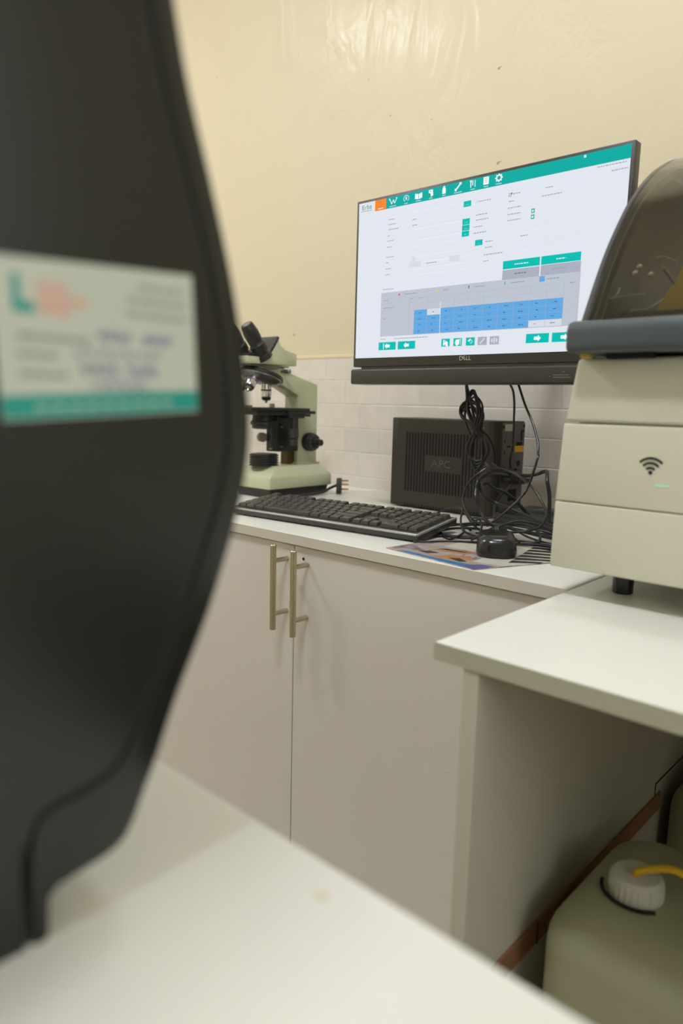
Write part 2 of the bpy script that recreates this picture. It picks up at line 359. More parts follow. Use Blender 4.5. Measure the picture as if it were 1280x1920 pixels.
# ------------------------------------------------------------------ dark instrument in the foreground, left
def resample(poly, n):
    P = [Vector((a, c)) for a, c in poly]; L = [0]
    for p, q in zip(P, P[1:]): L.append(L[-1] + (q - p).length)
    out = []
    for i in range(n):
        s = L[-1] * i / (n - 1); k = 0
        while k < len(L) - 2 and L[k + 1] < s: k += 1
        f = (s - L[k]) / max(L[k + 1] - L[k], 1e-9); out.append(P[k].lerp(P[k + 1], f))
    return out
O = 0.976
prof = [(.1235, -.226), (.1245, -.2065), (.137, -.2045), (.150, -.2025), (.159, -.1985), (.165, -.190), (.1705, -.178), (.177, -.165), (.189, -.137), (.207, -.101), (.221, -.066), (.2295, -.038), (.2325, -.012), (.229, .019), (.221, .057), (.210, .095), (.1975, .134), (.191, .163), (.183, .20), (.168, .235), (.14, .262), (.09, .275), (-.02, .28), (-.16, .28)]
grv = [(.114, -.2255), (.114, -.19), (.117, -.175), (.124, -.1675), (.140, -.1655), (.152, -.162), (.161, -.153), (.178, -.123), (.193, -.091), (.205, -.062), (.2135, -.037), (.2165, -.012), (.2145, .018), (.207, .055), (.196, .091), (.183, .130), (.175, .163), (.166, .195), (.152, .22), (.13, .24), (.08, .255), (-.02, .262), (-.14, .262)]
def sm(pl): return [(p.x, p.y) for p in cat([(a, c, 0) for a, c in pl], 6)]
outer = [(prof[0]), (prof[1])] + sm(prof[1:])[1:]
N = 150
OU = resample(outer, N); GR = resample(sm(grv), N)
def off(P, d):
    out = []
    for i in range(len(P)):
        tn = (P[min(i + 1, len(P) - 1)] - P[max(i - 1, 0)]).normalized(); out.append(P[i] + Vector((-tn.y, tn.x)) * d)
    return out
XF = -.273; XB = -.60
t = thing('instrument', 'tall dark grey laboratory instrument in the near left foreground with a taped service card', 'instrument', (-.43, 0, CT))
b = B()
loops = [([(XB + .0, p) for p in OU]), [(XF - .004, p) for p in OU], [(XF - .0012, p) for p in off(OU, .0012)], [(XF, p) for p in off(OU, .004)], [(XF, p) for p in off(GR, -.0022)],
         [(XF - .0022, p) for p in off(GR, -.0008)], [(XF - .0022, p) for p in off(GR, .0008)], [(XF, p) for p in off(GR, .0022)]]
vl = [[b.verts.new((x, p.x, max(p.y, -.226) + O)) for x, p in lp] for lp in loops]
for k, (A, D) in enumerate(zip(vl, vl[1:])):
    for i in range(N - 1):
        f = b.faces.new((A[i], A[i + 1], D[i + 1], D[i])); f.material_index = 1 if k in (5,) else 0
last = vl[-1]
back = b.verts.new((XF, -.14, -.226 + O)); f = b.faces.new(last + [back])
bmesh.ops.triangulate(b, faces=[f])
body = obj('housing', b, [MACH, MACHG], t, angle=40)
b = B(); box(b, (XB, -.16, CT), (XF - .003, .1, CT + .02), .003); obj('plinth', b, MACH, t)
# taped service card
b = B()
SY, SZ = .1125, .976
def card(y0, z0, y1, z1, mi, lift): quad(b, [(XF + lift, SY + y0 / 1000, SZ + z0 / 1000 - .976), (XF + lift, SY + y1 / 1000, SZ + z0 / 1000 - .976), (XF + lift, SY + y1 / 1000, SZ + z1 / 1000 - .976), (XF + lift, SY + y0 / 1000, SZ + z1 / 1000 - .976)], mi)
TLT = Matrix.Translation((0, .1122, .967)) @ Matrix.Rotation(math.radians(2.9), 4, 'X') @ Matrix.Translation((0, -.1122, -.967))
box(b, (XF + .0001, .1122, .967), (XF + .0005, .1995, 1.026), 0, 1, 0, TLT)
box(b, (XF + .0001, .1124, .9676), (XF + .00065, .1993, .9762), 0, 1, 1, TLT)
card(4.7, 1006.8, 7.8, 1020.5, 1, .0006); card(4.7, 1006.8, 13.2, 1011, 1, .00065)
card(14.2, 1015.4, 26, 1018.6, 2, .0006); card(14.2, 1011.2, 34, 1014.2, 2, .0006); card(15, 1007, 27.5, 1010, 2, .0006)
for (y0, y1, z) in ((57, 79, 1022), (52, 80.5, 1016.5), (51.5, 80.5, 1010.8)):
    y = y0
    while y < y1:
        L = random.uniform(3, 7); card(y, z - .9, min(y + L, y1), z + .9, 3, .0006); y += L + .9
for (y0, y1, z) in ((6, 34.5, 998.3), (6, 21.5, 991.7), (6.5, 25.5, 984.5)):
    y = y0
    while y < y1:
        L = random.uniform(4, 8); card(y, z - 1.1, min(y + L, y1), z + 1.1, 3, .0006); y += L + .8
for (y0, y1, z) in ((38, 53, 1001), (59, 73, 1001), (28, 67, 994), (31, 47, 987.5), (52, 66, 987.5), (36, 61, 981.5)):
    pts = [(XF + .0008, SY + (y0 + (y1 - y0) * q / 14) / 1000, (z + 2.4 * math.sin(q * 2.3 + y0)) / 1000) for q in range(15)]
    tube(b, pts, .0004, 5, 4, 4)
for q in range(9): card(12 + q * 7, 971.6 + q * .36, 16.5 + q * 7, 972.8 + q * .36, 0, .0008)
obj('service_card', b, [PAPER, TEAL, PEACH, INKG, INKP], t, label='white card with teal bottom band')

# ------------------------------------------------------------------ monitor
MY = 1.10; MX0, MX1, MZT, MZB = -.985, -.4470, 1.366, 1.0505
t = thing('monitor', 'wide black monitor with a teal and white program window on its lit screen', 'monitor', (-.716, 1.115, 1.015))
b = B(); box(b, (MX0, MY, MZB), (MX1, MY + .021, MZT), .002, 2)
box(b, (-.82, MY + .02, 1.10), (-.60, MY + .05, 1.30), .008, 3)
box(b, (MX0 + .006, MY - .0006, MZB + .0170), (MX1 - .006, MY + .003, MZT - .0055), 0, 1, 1)
bez = obj('bezel', b, [BEZ, HOLE], t)
b = B(); mt = Matrix.Translation((MX0 + .2648, MY - .0010, 1.366 - .3046)) @ Matrix.Rotation(PI / 2, 4, 'X')
text(b, 'D', .0105, mt @ Matrix.Translation((-.0085, 0, 0)), 0, .0002); text(b, 'E', .0105, mt @ Matrix.Translation((-.0015, .0002, 0)) @ Matrix.Rotation(.5, 4, 'Z'), 0, .0002)
text(b, 'LL', .0105, mt @ Matrix.Translation((.0070, 0, 0)), 0, .0002)
obj('maker_badge', b, mat('badge_silver', (200, 196, 176), .35, var=.02), t)
b = B(); box(b, (MX0 - .002, MY - .006, 1.0165), (MX1 - .002, MY + .045, 1.0462), .004, 3)
box(b, (MX0 + .02, MY + .002, 1.040), (MX1 - .02, MY + .02, 1.0525), 0, 1, 0)
sb = obj('soundbar', b, BEZ, t)
b = B(); y = MY - .0063
for k, (x0, x1, z) in enumerate(((-.556, -.5535, 1.0285), (-.549, -.522, 1.0305), (-.549, -.519, 1.0270), (-.534, -.530, 1.0355))):
    quad(b, [(x0, y, z - .0007), (x1, y, z - .0007), (x1, y, z + .0007), (x0, y, z + .0007)])
obj('printed_marking', b, mat('faint_marking', (110, 108, 100), .5, var=.02), sb)
b = B(); box(b, (-.76, MY + .05, 1.15), (-.66, MY + .07, 1.25), .003); box(b, (-.73, MY + .07, 1.17), (-.69, WYP - .018, 1.22), .004); box(b, (-.77, WYP - .02, 1.12), (-.65, WYP - .001, 1.28), .003)
obj('wall_bracket', b, BLK, t)
# the picture on the screen
U = {}
UM = [emis('ui_white', (226, 230, 239), 1), emis('ui_teal', (0, 172, 164), 1), emis('ui_button', (0, 190, 180), 1), emis('ui_orange', (244, 140, 34), 1), emis('ui_grey', (190, 196, 208), 1),
      emis('ui_line', (172, 178, 192), 1), emis('ui_blue', (98, 168, 226), 1), emis('ui_text', (150, 156, 170), 1), emis('ui_dark', (50, 70, 96), 1), emis('ui_pure', (248, 251, 255), 1),
      emis('ui_lilac', (214, 219, 230), 1), emis('ui_midgrey', (170, 176, 190), 1), emis('ui_logo', (70, 120, 124), 1), emis('ui_red', (232, 100, 110), 1), emis('ui_yellow', (226, 214, 90), 1)]
b = B()
LY = [MY - .0007]
def ui(x0, z0, x1, z1, mi, layer=1):
    y = MY - .0007 - .00012 * layer; xa, xb = MX0 + x0 / 1000, MX0 + x1 / 1000; za, zb = MZT + z0 / 1000, MZT + z1 / 1000
    quad(b, [(xa, y, zb), (xb, y, zb), (xb, y, za), (xa, y, za)], mi)
def uipoly(pts, mi, layer=2):
    y = MY - .0007 - .00012 * layer
    quad(b, [(MX0 + x / 1000, y, MZT + z / 1000) for x, z in pts], mi)
def uiline(x0, z0, x1, z1, wd, mi, layer=2):
    d = Vector((x1 - x0, z1 - z0)).normalized() * wd / 2
    uipoly([(x0 - d.y, z0 + d.x), (x0 + d.y, z0 - d.x), (x1 + d.y, z1 - d.x), (x1 - d.y, z1 + d.x)], mi, layer)
def uitext(s, x, z, size, mi, layer=3, sx=1.0):
    y = MY - .0007 - .00012 * layer
    text(b, s, size / 1000, Matrix.Translation((MX0 + x / 1000, y, MZT + z / 1000)) @ Matrix.Rotation(PI / 2, 4, 'X'), mi, 0, sx)
SX0, SX1, SZ0, SZ1 = 6.2, 532.4, -5.4, -298.5
ui(SX0, SZ0, SX1, SZ1, 0, 0)
ui(SX0, SZ0, SX1, -25, 1, 1); ui(SX0, SZ0, 46.5, -25, 0, 2); ui(46.5, SZ0, 73.5, -25, 3, 2)
uitext('Erba', 26, -14.5, 12, 12, 3, 1.15); ui(11, -20.5, 40, -21.6, 7, 3)
# header symbols
x = 60; ui(x - 3, -9, x + 3, -19, 13, 3); ui(x - 2.2, -10.5, x + 2.2, -17.5, 3, 4); ui(54, -21.2, 67, -22.4, 9, 3)
x = 90
for p, q in (((-8, -9), (-3, -17)), ((-3, -17), (1, -12)), ((1, -12), (4, -17.5)), ((4, -17.5), (8.5, -9))): uiline(x + p[0], p[1], x + q[0], q[1], 1.3, 9)
for p in ((-8, -9), (-3, -17), (8.5, -9), (1, -12)): ui(x + p[0] - 1.2, p[1] + 1.2, x + p[0] + 1.2, p[1] - 1.2, 9, 3)
x = 121
for k in range(12):
    a, c = k * PI / 6, (k + 1) * PI / 6
    if k in (8, 9): continue
    uiline(x + 6 * math.cos(a), -13.5 + 5.2 * math.sin(a), x + 6 * math.cos(c), -13.5 + 5.2 * math.sin(c), .9, 9)
ui(x - .8, -10.5, x + .8, -16.5, 9, 2); ui(x - 2, -12.5, x + 2, -13.6, 9, 3)
x = 149; uipoly([(x - 8, -9), (x - .5, -10.5), (x - .5, -19.5), (x - 8, -18)], 9); uipoly([(x + .5, -10.5), (x + 8, -9), (x + 8, -18), (x + .5, -19.5)], 9)
x = 176.5; uipoly([(x - 5, -8), (x + 4, -8), (x + 5, -18), (x, -20), (x - 1, -14), (x - 5, -13)], 9); ui(x - 3, -10, x, -11.4, 1, 3)
x = 204.6; uipoly([(x - 1.5, -6.8), (x + 1.5, -6.8), (x + 3.6, -12), (x + 3.6, -19.5), (x - 3.6, -19.5), (x - 3.6, -12)], 9)
x = 234; uiline(x - 5, -18, x + 4.5, -8.5, 2.6, 9); ui(x + 2.2, -6.4, x + 6.6, -10, 9, 3); ui(x - 7, -15.5, x - 3, -19.5, 9, 3)
x = 263.6; uiline(x - 4, -7, x - 4, -19, 1.7, 9); uiline(x + 4.4, -8, x + 4.4, -19, 1.3, 9); ui(x - 5.6, -7, x - 2.4, -10.5, 9, 3); ui(x - .8, -8, x + .8, -16, 9, 3)
x = 289.6; ui(x - 5.2, -6.8, x + 5.2, -19, 9, 2)
for k in range(3): ui(x - 3.4, -9.2 - k * 3, x + 3.4, -9.8 - k * 3, 1, 3)
x = 314
for k in range(16):
    a, c = k * PI / 8, (k + 1) * PI / 8
    uiline(x + 4.6 * math.cos(a), -12.8 + 4.3 * math.sin(a), x + 4.6 * math.cos(c), -12.8 + 4.3 * math.sin(c), 2.3, 9)
for k in range(8):
    a = k * PI / 4; uiline(x + 5 * math.cos(a), -12.8 + 4.7 * math.sin(a), x + 7.3 * math.cos(a), -12.8 + 6.6 * math.sin(a), 2.0, 9)
for x, wd in ((90, 16), (121, 8), (149, 12), (176.5, 8), (204.6, 7), (234, 16), (263.6, 9), (289.6, 9), (314, 11)): ui(x - wd / 2, -21.6, x + wd / 2, -22.7, 10, 3)
uipoly([(460.8, -7.2), (463.6, -7.2), (464.0, -10.6), (460.4, -10.6)], 9, 3)
# faint left column shade and field lines
def words(x, z, wd, h=1.5, mi=7):
    q = x
    while q < x + wd:
        L = random.uniform(2.2, 5.5); ui(q, z + h / 2, min(q + L, x + wd), z - h / 2, mi, 2); q += L + 1.1
for (x, z, wd) in ((81, -45.3, 15), (81, -54.2, 18), (81, -63.4, 24), (80, -74.4, 6), (79, -83.7, 16), (79, -94.8, 11), (78, -112.9, 19), (78, -122.9, 7), (77.5, -134.3, 14), (77, -144.6, 11), (137, -53.2, 11), (137, -63.4, 12),
                   (172, -133.6, 24), (277, -44.2, 24), (273, -65.8, 23), (273, -74.1, 25), (270, -84.9, 16), (270, -95.1, 26), (294, -111.7, 14), (294, -121.3, 14), (292, -133, 36), (292, -143.5, 10), (335, -42.8, 20), (335, -53.8, 9),
                   (334, -64.2, 24), (334, -74.3, 24), (334, -83.8, 24), (400, -43.4, 12), (394, -55.2, 34), (360, -111.2, 13), (483, -28.7, 44), (505, -37.7, 25), (72, -171.7, 26), (71, -264, 12), (103, -264, 80)):
    words(x, z, wd, 1.3)
for k, z in enumerate((-45, -54, -63.5, -74.5, -84, -95, -104, -123, -134.5, -145, -155)):
    ui(135, z - 4.2, 240 if k < 8 else 262, z - 4.7, 10, 1); ui(135, z + 4.4, 240 if k < 8 else 262, z + 4.0, 9, 1)
for (x0, x1, z) in ((356, 440, -98), (350, 470, -120), (352, 420, -128), (372, 400, -60)): ui(x0, z, x1, z - .5, 10, 1)
for (x, z, x1, z1) in ((137, -117, 147, -126), (133, -128, 160, -137), (222, -127, 244, -137)): ui(x, z, x1, z1, 10, 1)
ui(9, -28.2, 34, -29.0, 10, 1)
uiline(337, -45, 340.5, -40.5, 1.4, 8); ui(334, -41, 339, -46, 7, 2); ui(335, -42, 338, -45, 0, 3)
for z in (-75, -84.2): ui(377, z + 3.4, 383, z - 3.4, 1, 2); ui(378.2, z + 1.6, 381.4, z - 1.8, 0, 3)
ui(271, -41.5, 276, -46.5, 10, 2)
for r in ((246.8, -39.5, 262, -49), (246, -68.4, 261, -78.3), (245.8, -77.9 - 1, 261, -88), (245.7, -88.6, 260.6, -97.9), (273.6, -106.7, 288.5, -116.1)): ui(*r, 2, 2)
for (x, z) in ((254.5, -44.2), (253.5, -73.3), (253.3, -83.4), (253, -93.2), (281, -111.4)):
    for k in (-1, 0, 1): ui(x + k * 2 - .4, z - 1, x + k * 2 + .4, z - 1.8, 10, 3)
ui(330.4, -147.8, 397.6, -161.0, 2, 2); ui(400.0, -147.8, 466.8, -161.0, 2, 2); words(352, -154.6, 25, 1.7, 9); words(426, -154.4, 17, 1.7, 9)
ui(330.2, -162.4, 397.6, -177.8, 11, 2); ui(400, -161.8, 467.4, -177.8, 11, 2); words(353, -169.6, 21, 1.3, 8); words(420, -169, 26, 1.3, 7)
ui(68.6, -177.6, 468, -259, 4, 1)
cols = [148.5 + 29.35 * k for k in range(11)]; rows = [-192.5, -203.4, -214.7, -225.6, -236.2, -247.2, -258.2]
ui(137.5, -188, 138.2, -259, 5, 2)
for r in range(2):
    for c in range(10):
        if r == 0 and c > 9: continue
        ui(cols[c], rows[r], cols[c + 1], rows[r] - .45, 5, 2); ui(cols[c], rows[r], cols[c] + .5, rows[r + 1], 5, 2)
ui(cols[10], -190, cols[10] + .5, -259, 5, 2); ui(cols[10] + 14, -190, cols[10] + 14.5, -200, 5, 2)
for r in range(4):
    for c in range(10):
        blue = not ((r, c) in ((0, 1), (3, 8), (3, 9)))
        ui(cols[c], rows[r + 2], cols[c + 1], rows[r + 3], 6 if blue else 10, 2)
        ui(cols[c], rows[r + 2], cols[c] + .5, rows[r + 3], 11 if not blue else 5, 3); ui(cols[c], rows[r + 3] + .3, cols[c + 1], rows[r + 3], 5, 3)
        words(cols[c] + random.uniform(9, 13), (rows[r + 2] + rows[r + 3]) / 2, random.uniform(4, 9), 1.4, 8)
ui(207.2, -203, 208.0, -266, 9, 4)
for (x, z, mi) in ((112.3, -183.8, 13), (198.8, -183.7, 14)): ui(x - 2, z + 1.8, x + 2, z - 1.8, mi, 2)
for (x, mi) in ((265.5, 8), (336, 1)): ui(x - .8, -180.8, x + .8, -185.8, mi, 2)
ui(398.8, -178.8, 408, -187.2, 6, 2)
for (x, z, wd) in ((125, -184, 28), (212, -183.5, 11), (276, -184, 22), (347, -183.7, 25), (412, -183.7, 22), (75, -192.4, 10), (75, -206.4, 24), (74, -226, 8), (140, -193, 6), (158, -193, 7), (452, -193, 7)): words(x, z, wd, 1.4, 7)
# bottom buttons
ui(65.8, -269.8, 108, -284.6, 2, 2); ui(113, -269.8, 154, -284.4, 2, 2); ui(381, -268.4, 421.8, -283.2, 2, 2); ui(427, -268.4, 468.5, -283.2, 2, 2)
def arrow(x, z, s, layer=3):   # s=+1 right
    uipoly([(x - 6 * s, z + 2.6), (x + 1 * s, z + 2.6), (x + 1 * s, z - 2.6), (x - 6 * s, z - 2.6)], 9, layer); uipoly([(x + 1 * s, z + 5.2), (x + 6.5 * s, z), (x + 1 * s, z - 5.2)], 9, layer)
arrow(87.5, -277.2, -1); ui(77.4, -271.6, 78.8, -283, 9, 3); arrow(133.5, -277.1, -1); arrow(401.5, -275.8, 1); arrow(448, -275.8, 1); ui(457.0, -270.4, 458.4, -281.4, 9, 3)
for k, (x0, mi) in enumerate(((212.8, 2), (238.6, 2), (264.8, 2), (288.9, 11), (312.6, 11))):
    x1 = x0 + 18; ui(x0, -269.1, x1, -282.9, mi, 2); cx, cz = (x0 + x1) / 2, -276
    if k == 0: ui(cx - 5, cz + 5, cx - 2, cz - 5, 9, 3); ui(cx - 5, cz + 1, cx + 5, cz - 3, 9, 3); uipoly([(cx, cz + 4), (cx + 4, cz + 1), (cx + 6, cz - 7), (cx, cz - 6)], 9, 4)
    if k == 1: uipoly([(cx - 4, cz + 4), (cx + 4, cz + 5), (cx + 3, cz - 4), (cx - 2, cz - 7), (cx - 6, cz - 1)], 9, 3); ui(cx + 5.4, cz + 6, cx + 6.4, cz - 5, 9, 3)
    if k == 2:
        for q in range(7):
            a, c = -PI / 2 + q * PI / 6, -PI / 2 + (q + 1) * PI / 6
            uiline(cx + 3.6 * math.cos(a), cz + 3.2 * math.sin(a), cx + 3.6 * math.cos(c), cz + 3.2 * math.sin(c), 1.2, 9)
        uipoly([(cx - 5.5, cz + 1), (cx + .5, cz + 5.5), (cx - 1, cz - .5)], 9, 3)
    if k == 3: uiline(cx - 4.5, cz - 4.5, cx + 4.5, cz + 4.5, 2.2, 10, 3)
    if k == 4: ui(cx - 1.2, cz + 4.5, cx + 1.2, cz - 5, 10, 3); ui(cx - 6, cz + 3, cx - 3, cz - 3, 10, 3); ui(cx + 3, cz + 3, cx + 6, cz - 3, 10, 3)
obj('screen', b, UM, t, label='lit screen with teal header and blue table')

# ------------------------------------------------------------------ white analyser with smoked hood
t = thing('analyser', 'ivory benchtop analyser with a smoked domed hood and a wireless symbol', 'analyser', (-.1, 1.08, CT))
AX0, AX1, AY0, AY1 = -.398, .20, .816, 1.36
b = B()
sec = [(.786, 0, 0), (.84, 0.0, 0), (.9585, 0, 0.001), (.960, .0016, .003), (.963, .0016, .003), (.9645, 0.001, .003), (1.00, .002, .006), (1.018, .005, .008), (1.030, .012, .010), (1.036, .022, .016)]
ring = []
# body: front profile kept vertical and leaning back at the top, left side tapering inwards
def body(bm, z0, z1, x00, x01, y00, y01, m=0, bev=.006):
    tt = bmesh.new(); bmesh.ops.create_cube(tt, size=1)
    for v in tt.verts:
        top = v.co.z > 0; xl = x01 if top else x00; yf = y01 if top else y00
        v.co = Vector((xl if v.co.x < 0 else AX1, yf if v.co.y < 0 else AY1, z1 if top else z0))
    bmesh.ops.bevel(tt, geom=[e for e in tt.edges if abs(e.verts[0].co.z - e.verts[1].co.z) > .01 or True], offset=bev, segments=3, profile=.5, affect='EDGES')
    merge(bm, tt, m)
body(b, .786, .8665, AX0, AX0 + .0015, AY0, AY0, 0, .0022)
body(b, .8675, .9600, AX0 + .0015, AX0 + .006, AY0, AY0 + .0005, 0, .0022)
body(b, .9622, 1.036, AX0 + .0065, AX0 + .0155, AY0 + .0008, AY0 + .006, 0, .0045)
box(b, (AX0 + .022, AY0 + .009, .80), (AX1 - .01, AY1 - .01, 1.02), 0)
bd = obj('housing', b, IVORY, t)
for x, y in ((-.335, .893), (.14, .893), (-.335, 1.28), (.14, 1.28)):
    b = B(); cyl(b, (x, y, CT), (x, y, .79), .0125, .0135, bev=.001); obj('foot', b, BLKG, t)
# wireless symbol
b = B(); wx, wz, yy = -.2865, .9095, AY0 - .0006
lathe(b, (wx, AY0 + .001, wz), (0, -1, 0), [(0, .0021), (.0016, .0021)], 18)
for r in (.0072, .0125, .0178):
    pts = [(wx + r * math.sin(a), wz + r * math.cos(a) - .0006) for a in [math.radians(-47 + 94 * k / 18) for k in range(19)]]
    inn = [(wx + (r - .0024) * math.sin(a), wz + (r - .0024) * math.cos(a) - .0006) for a in [math.radians(-47 + 94 * k / 18) for k in range(19)]]
    for k in range(18): quad(b, [(pts[k][0], yy, pts[k][1]), (pts[k + 1][0], yy, pts[k + 1][1]), (inn[k + 1][0], yy, inn[k + 1][1]), (inn[k][0], yy, inn[k][1])])
obj('wireless_symbol', b, ICON, t)
b = B(); box(b, (-.280, AY0 - .0004, .8945), (-.266, AY0 + .0005, .8975), .0002, 1); obj('status_light', b, GREEN, t, label='faint green status light')
# hood tray
b = B(); HX0, HX1 = -.384, .19
pr = [(.792, .0660 - .002), (.7885, .070), (.788, .090), (.792, .0975), (.800, .1000), (1.34, .1000), (1.34, .064)]
prism(b, [(a, z + O) for a, z in pr], 'x', HX0, HX1, 0, .0045, 3)
tray = obj('hood_frame', b, SLATE, t)
b = B(); box(b, (HX0 + .012, .802, 1.0345), (HX0 + .024, .812, 1.042), .002); obj('rubber_buffer', b, AMBER, tray)
b = B(); box(b, (HX0 + .04, .81, 1.034), (HX0 + .09, .9, 1.0405)); obj('catch', b, HOLE, tray)
# hood shell
dp = [(.811, .1), (.841, .153), (.862, .186), (.890, .222), (.921, .256), (.958, .286), (1.002, .313), (1.072, .342), (1.15, .352), (1.25, .345), (1.32, .30), (1.335, .2), (1.335, .1)]
op = sm(dp); th = .0035
ip = []
for i in range(len(op)):
    p0 = Vector(op[max(i - 1, 0)]); p1 = Vector(op[min(i + 1, len(op) - 1)]); d = (p1 - p0).normalized(); ip.append((op[i][0] + d.y * th, op[i][1] - d.x * th))
b = B(); HL = -.376
vo = [[b.verts.new((x, y, z + O)) for y, z in op] for x in (HL + .004, HX1 - .02)]
n = len(op)
for k in range(n - 1): b.faces.new((vo[0][k], vo[0][k + 1], vo[1][k + 1], vo[1][k]))
# rounded left cheek
def shrink(pl, d):
    out = []
    for i in range(len(pl)):
        p0 = Vector(pl[max(i - 1, 0)]); p1 = Vector(pl[min(i + 1, len(pl) - 1)]); q = (p1 - p0).normalized(); out.append((pl[i][0] + q.y * d, max(pl[i][1] - q.x * d, .1)))
    return out
prev = vo[0]
for dx, dd in ((.0012, .0012), (0, .004)):
    cur = [b.verts.new((HL + dx, y, z + O)) for y, z in shrink(op, dd)]
    for k in range(n - 1): b.faces.new((prev[k], prev[k + 1], cur[k + 1], cur[k]))
    prev = cur
b.faces.new(prev)
obj('hood', b, SMOKE, t, angle=60, label='smoked translucent domed hood')
# rim of the hood: a dark moulding that follows the cheek edge
b = B(); ou2, in2 = shrink(op, .0), shrink(op, .0115)
A = [b.verts.new((HL - .0008, y, z + O)) for y, z in ou2]; D = [b.verts.new((HL - .0008, y, z + O)) for y, z in in2]
A2 = [b.verts.new((HL + .0075, y, z + O)) for y, z in ou2]; D2 = [b.verts.new((HL + .0075, y, z + O)) for y, z in in2]
for k in range(n - 1):
    b.faces.new((A[k], A[k + 1], D[k + 1], D[k])); b.faces.new((A2[k], A2[k + 1], D2[k + 1], D2[k])); b.faces.new((A[k], A[k + 1], A2[k + 1], A2[k])); b.faces.new((D[k], D[k + 1], D2[k + 1], D2[k]))
tube(b, [(HL + .0078, y, z + O) for y, z in in2[:70:2]], .0009, 6, 1, 2)  # pale tube painted as the shine along the inner edge
obj('hood_rim', b, [mat('hood_rim_dark', (74, 74, 76), .3, var=.03), mat('hood_rim_highlight', (150, 150, 146), .25, var=.03)], t)
# interior
b = B(); inn = [(y, z) for y, z in shrink(op, .018) if z < .306]
inn = [(y, min(z, .303)) for y, z in inn]
prism(b, [(y, z + O) for y, z in inn], 'x', HL + .012, HL + .014)
obj('inner_side_panel', b, BROWN, t)
b = B(); box(b, (HL + .02, .87, 1.077), (.16, 1.30, 1.092), .004); obj('deck', b, BROWN, t)
b = B(); lathe(b, (-.20, 1.05, 1.092), (0, 0, 1), [(0, .13), (.012, .13), (.016, .128), (.018, .12), (.012, .11), (.012, .03), (.03, .028), (.03, .001)], 64)
for k in range(24):
    a = k * PI / 12; cyl(b, (-.20 + .10 * math.cos(a), 1.05 + .10 * math.sin(a), 1.103), (-.20 + .10 * math.cos(a), 1.05 + .10 * math.sin(a), 1.118), .008, n=14)
obj('sample_carousel', b, mat('carousel_grey', (120, 128, 124), .25, var=.04), t)
b = B(); prism(b, [(-.334, 1.085), (-.21, 1.085), (-.21, 1.150), (-.300, 1.150), (-.308, 1.128), (-.318, 1.116)], 'y', .905, .925, 0, .003)
obj('amber_cover', b, AMBER, t, label='amber plastic cover seen through the hood')
b = B(); tube(b, [(-.33, .922, 1.148), (-.33, .949, 1.141), (-.33, .977, 1.131), (-.33, .957, 1.124), (-.33, .940, 1.110), (-.33, .930, 1.095)], .0022, 8)
CV = [(-.33, .898, 1.156), (-.33, .925, 1.161), (-.33, .965, 1.161)]
tube(b, CV, .0013, 8)
tube(b, [(-.354, .838, 1.106), (-.354, .850, 1.109), (-.354, .858, 1.118)], .0010, 6); tube(b, [(-.353, .832, 1.103), (-.353, .88, 1.112), (-.353, .93, 1.120)], .0011, 6); tube(b, [(-.345, .874, 1.0935), (-.345, .927, 1.102), (-.345, .984, 1.122)], .0014, 6)  # three thin pale lines near the left cheek
obj('clear_tube_and_lines', b, mat('pale_clear_plastic', (210, 212, 196), .12, trans=.4, var=.02), t)

for y, z in ((.876, 1.136), (.888, 1.145), (.926, 1.142)):  # white beads painted in for lamp reflections on the hood
    b = B(); lathe(b, (-.345, y, z), (.6, -.7, .3), [(-.004, .0015), (-.0025, .0028), (0, .0032), (.0025, .0026), (.004, .0010)], 16); obj('lamp_glint', b, mat('white_lamp_glint', (250, 250, 246), .15, var=.01), t)
# ------------------------------------------------------------------ microscope
X0 = -1.335
t = thing('microscope', 'cream and black binocular microscope standing on the counter by the tiled wall', 'microscope', (X0, 1.24, CT))
b = B()
loft(b, [(X0, 1.235, .7725, .069, .105, .004), (X0, 1.235, .775, .0705, .106, .005), (X0, 1.235, .798, .0705, .106, .005), (X0, 1.235, .802, .069, .1045, .005), (X0, 1.243, .823, .052, .078, .006), (X0, 1.243, .8245, .050, .076, .006)])
obj('base', b, CREAM, t)
b = B(); loft(b, [(X0, 1.235, .7515, .062, .098, .01), (X0, 1.235, .7722, .066, .101, .008)])
for sx in (-1, 1):
    for sy in (-1, 1): cyl(b, (X0 + sx * .05, 1.235 + sy * .085, CT), (X0 + sx * .05, 1.235 + sy * .085, .755), .009)
obj('bottom_cover', b, MBLK, t)
b = B(); arm = [(1.262, .822), (1.262, .9935), (1.222, 1.012), (1.198, 1.020), (1.130, 1.052), (1.130, 1.060), (1.215, 1.060), (1.232, 1.049), (1.331, 1.024), (1.331, .822)]
prism(b, arm, 'x', X0 - .025, X0 + .025, 0, .003, 3)
box(b, (X0 - .030, 1.255, .822), (X0 + .030, 1.338, .829), .002)
obj('arm', b, CREAM, t)
b = B(); prism(b, [(1.10, 1.0605), (1.225, 1.0605), (1.225, 1.0625), (1.10, 1.0625)], 'x', X0 - .03, X0 + .03); lathe(b, (X0, 1.17, 1.056), (0, 0, 1), [(0, .034), (.0075, .034)], 40)
obj('head_collar', b, CREAMD, t)
b = B(); hd = [(1.243, 1.0645), (1.243, 1.093), (1.237, 1.097), (1.207, 1.101), (1.192, 1.112), (1.180, 1.128), (1.135, 1.084), (1.090, 1.084), (1.085, 1.0645)]
prism(b, [(1.243, 1.0645), (1.243, 1.094), (1.207, 1.102), (1.192, 1.111), (1.181, 1.127), (1.150, 1.082), (1.088, 1.082), (1.088, 1.0645)], 'x', X0 - .038, X0 + .038, 0, .003, 2)
obj('head', b, CREAM, t)
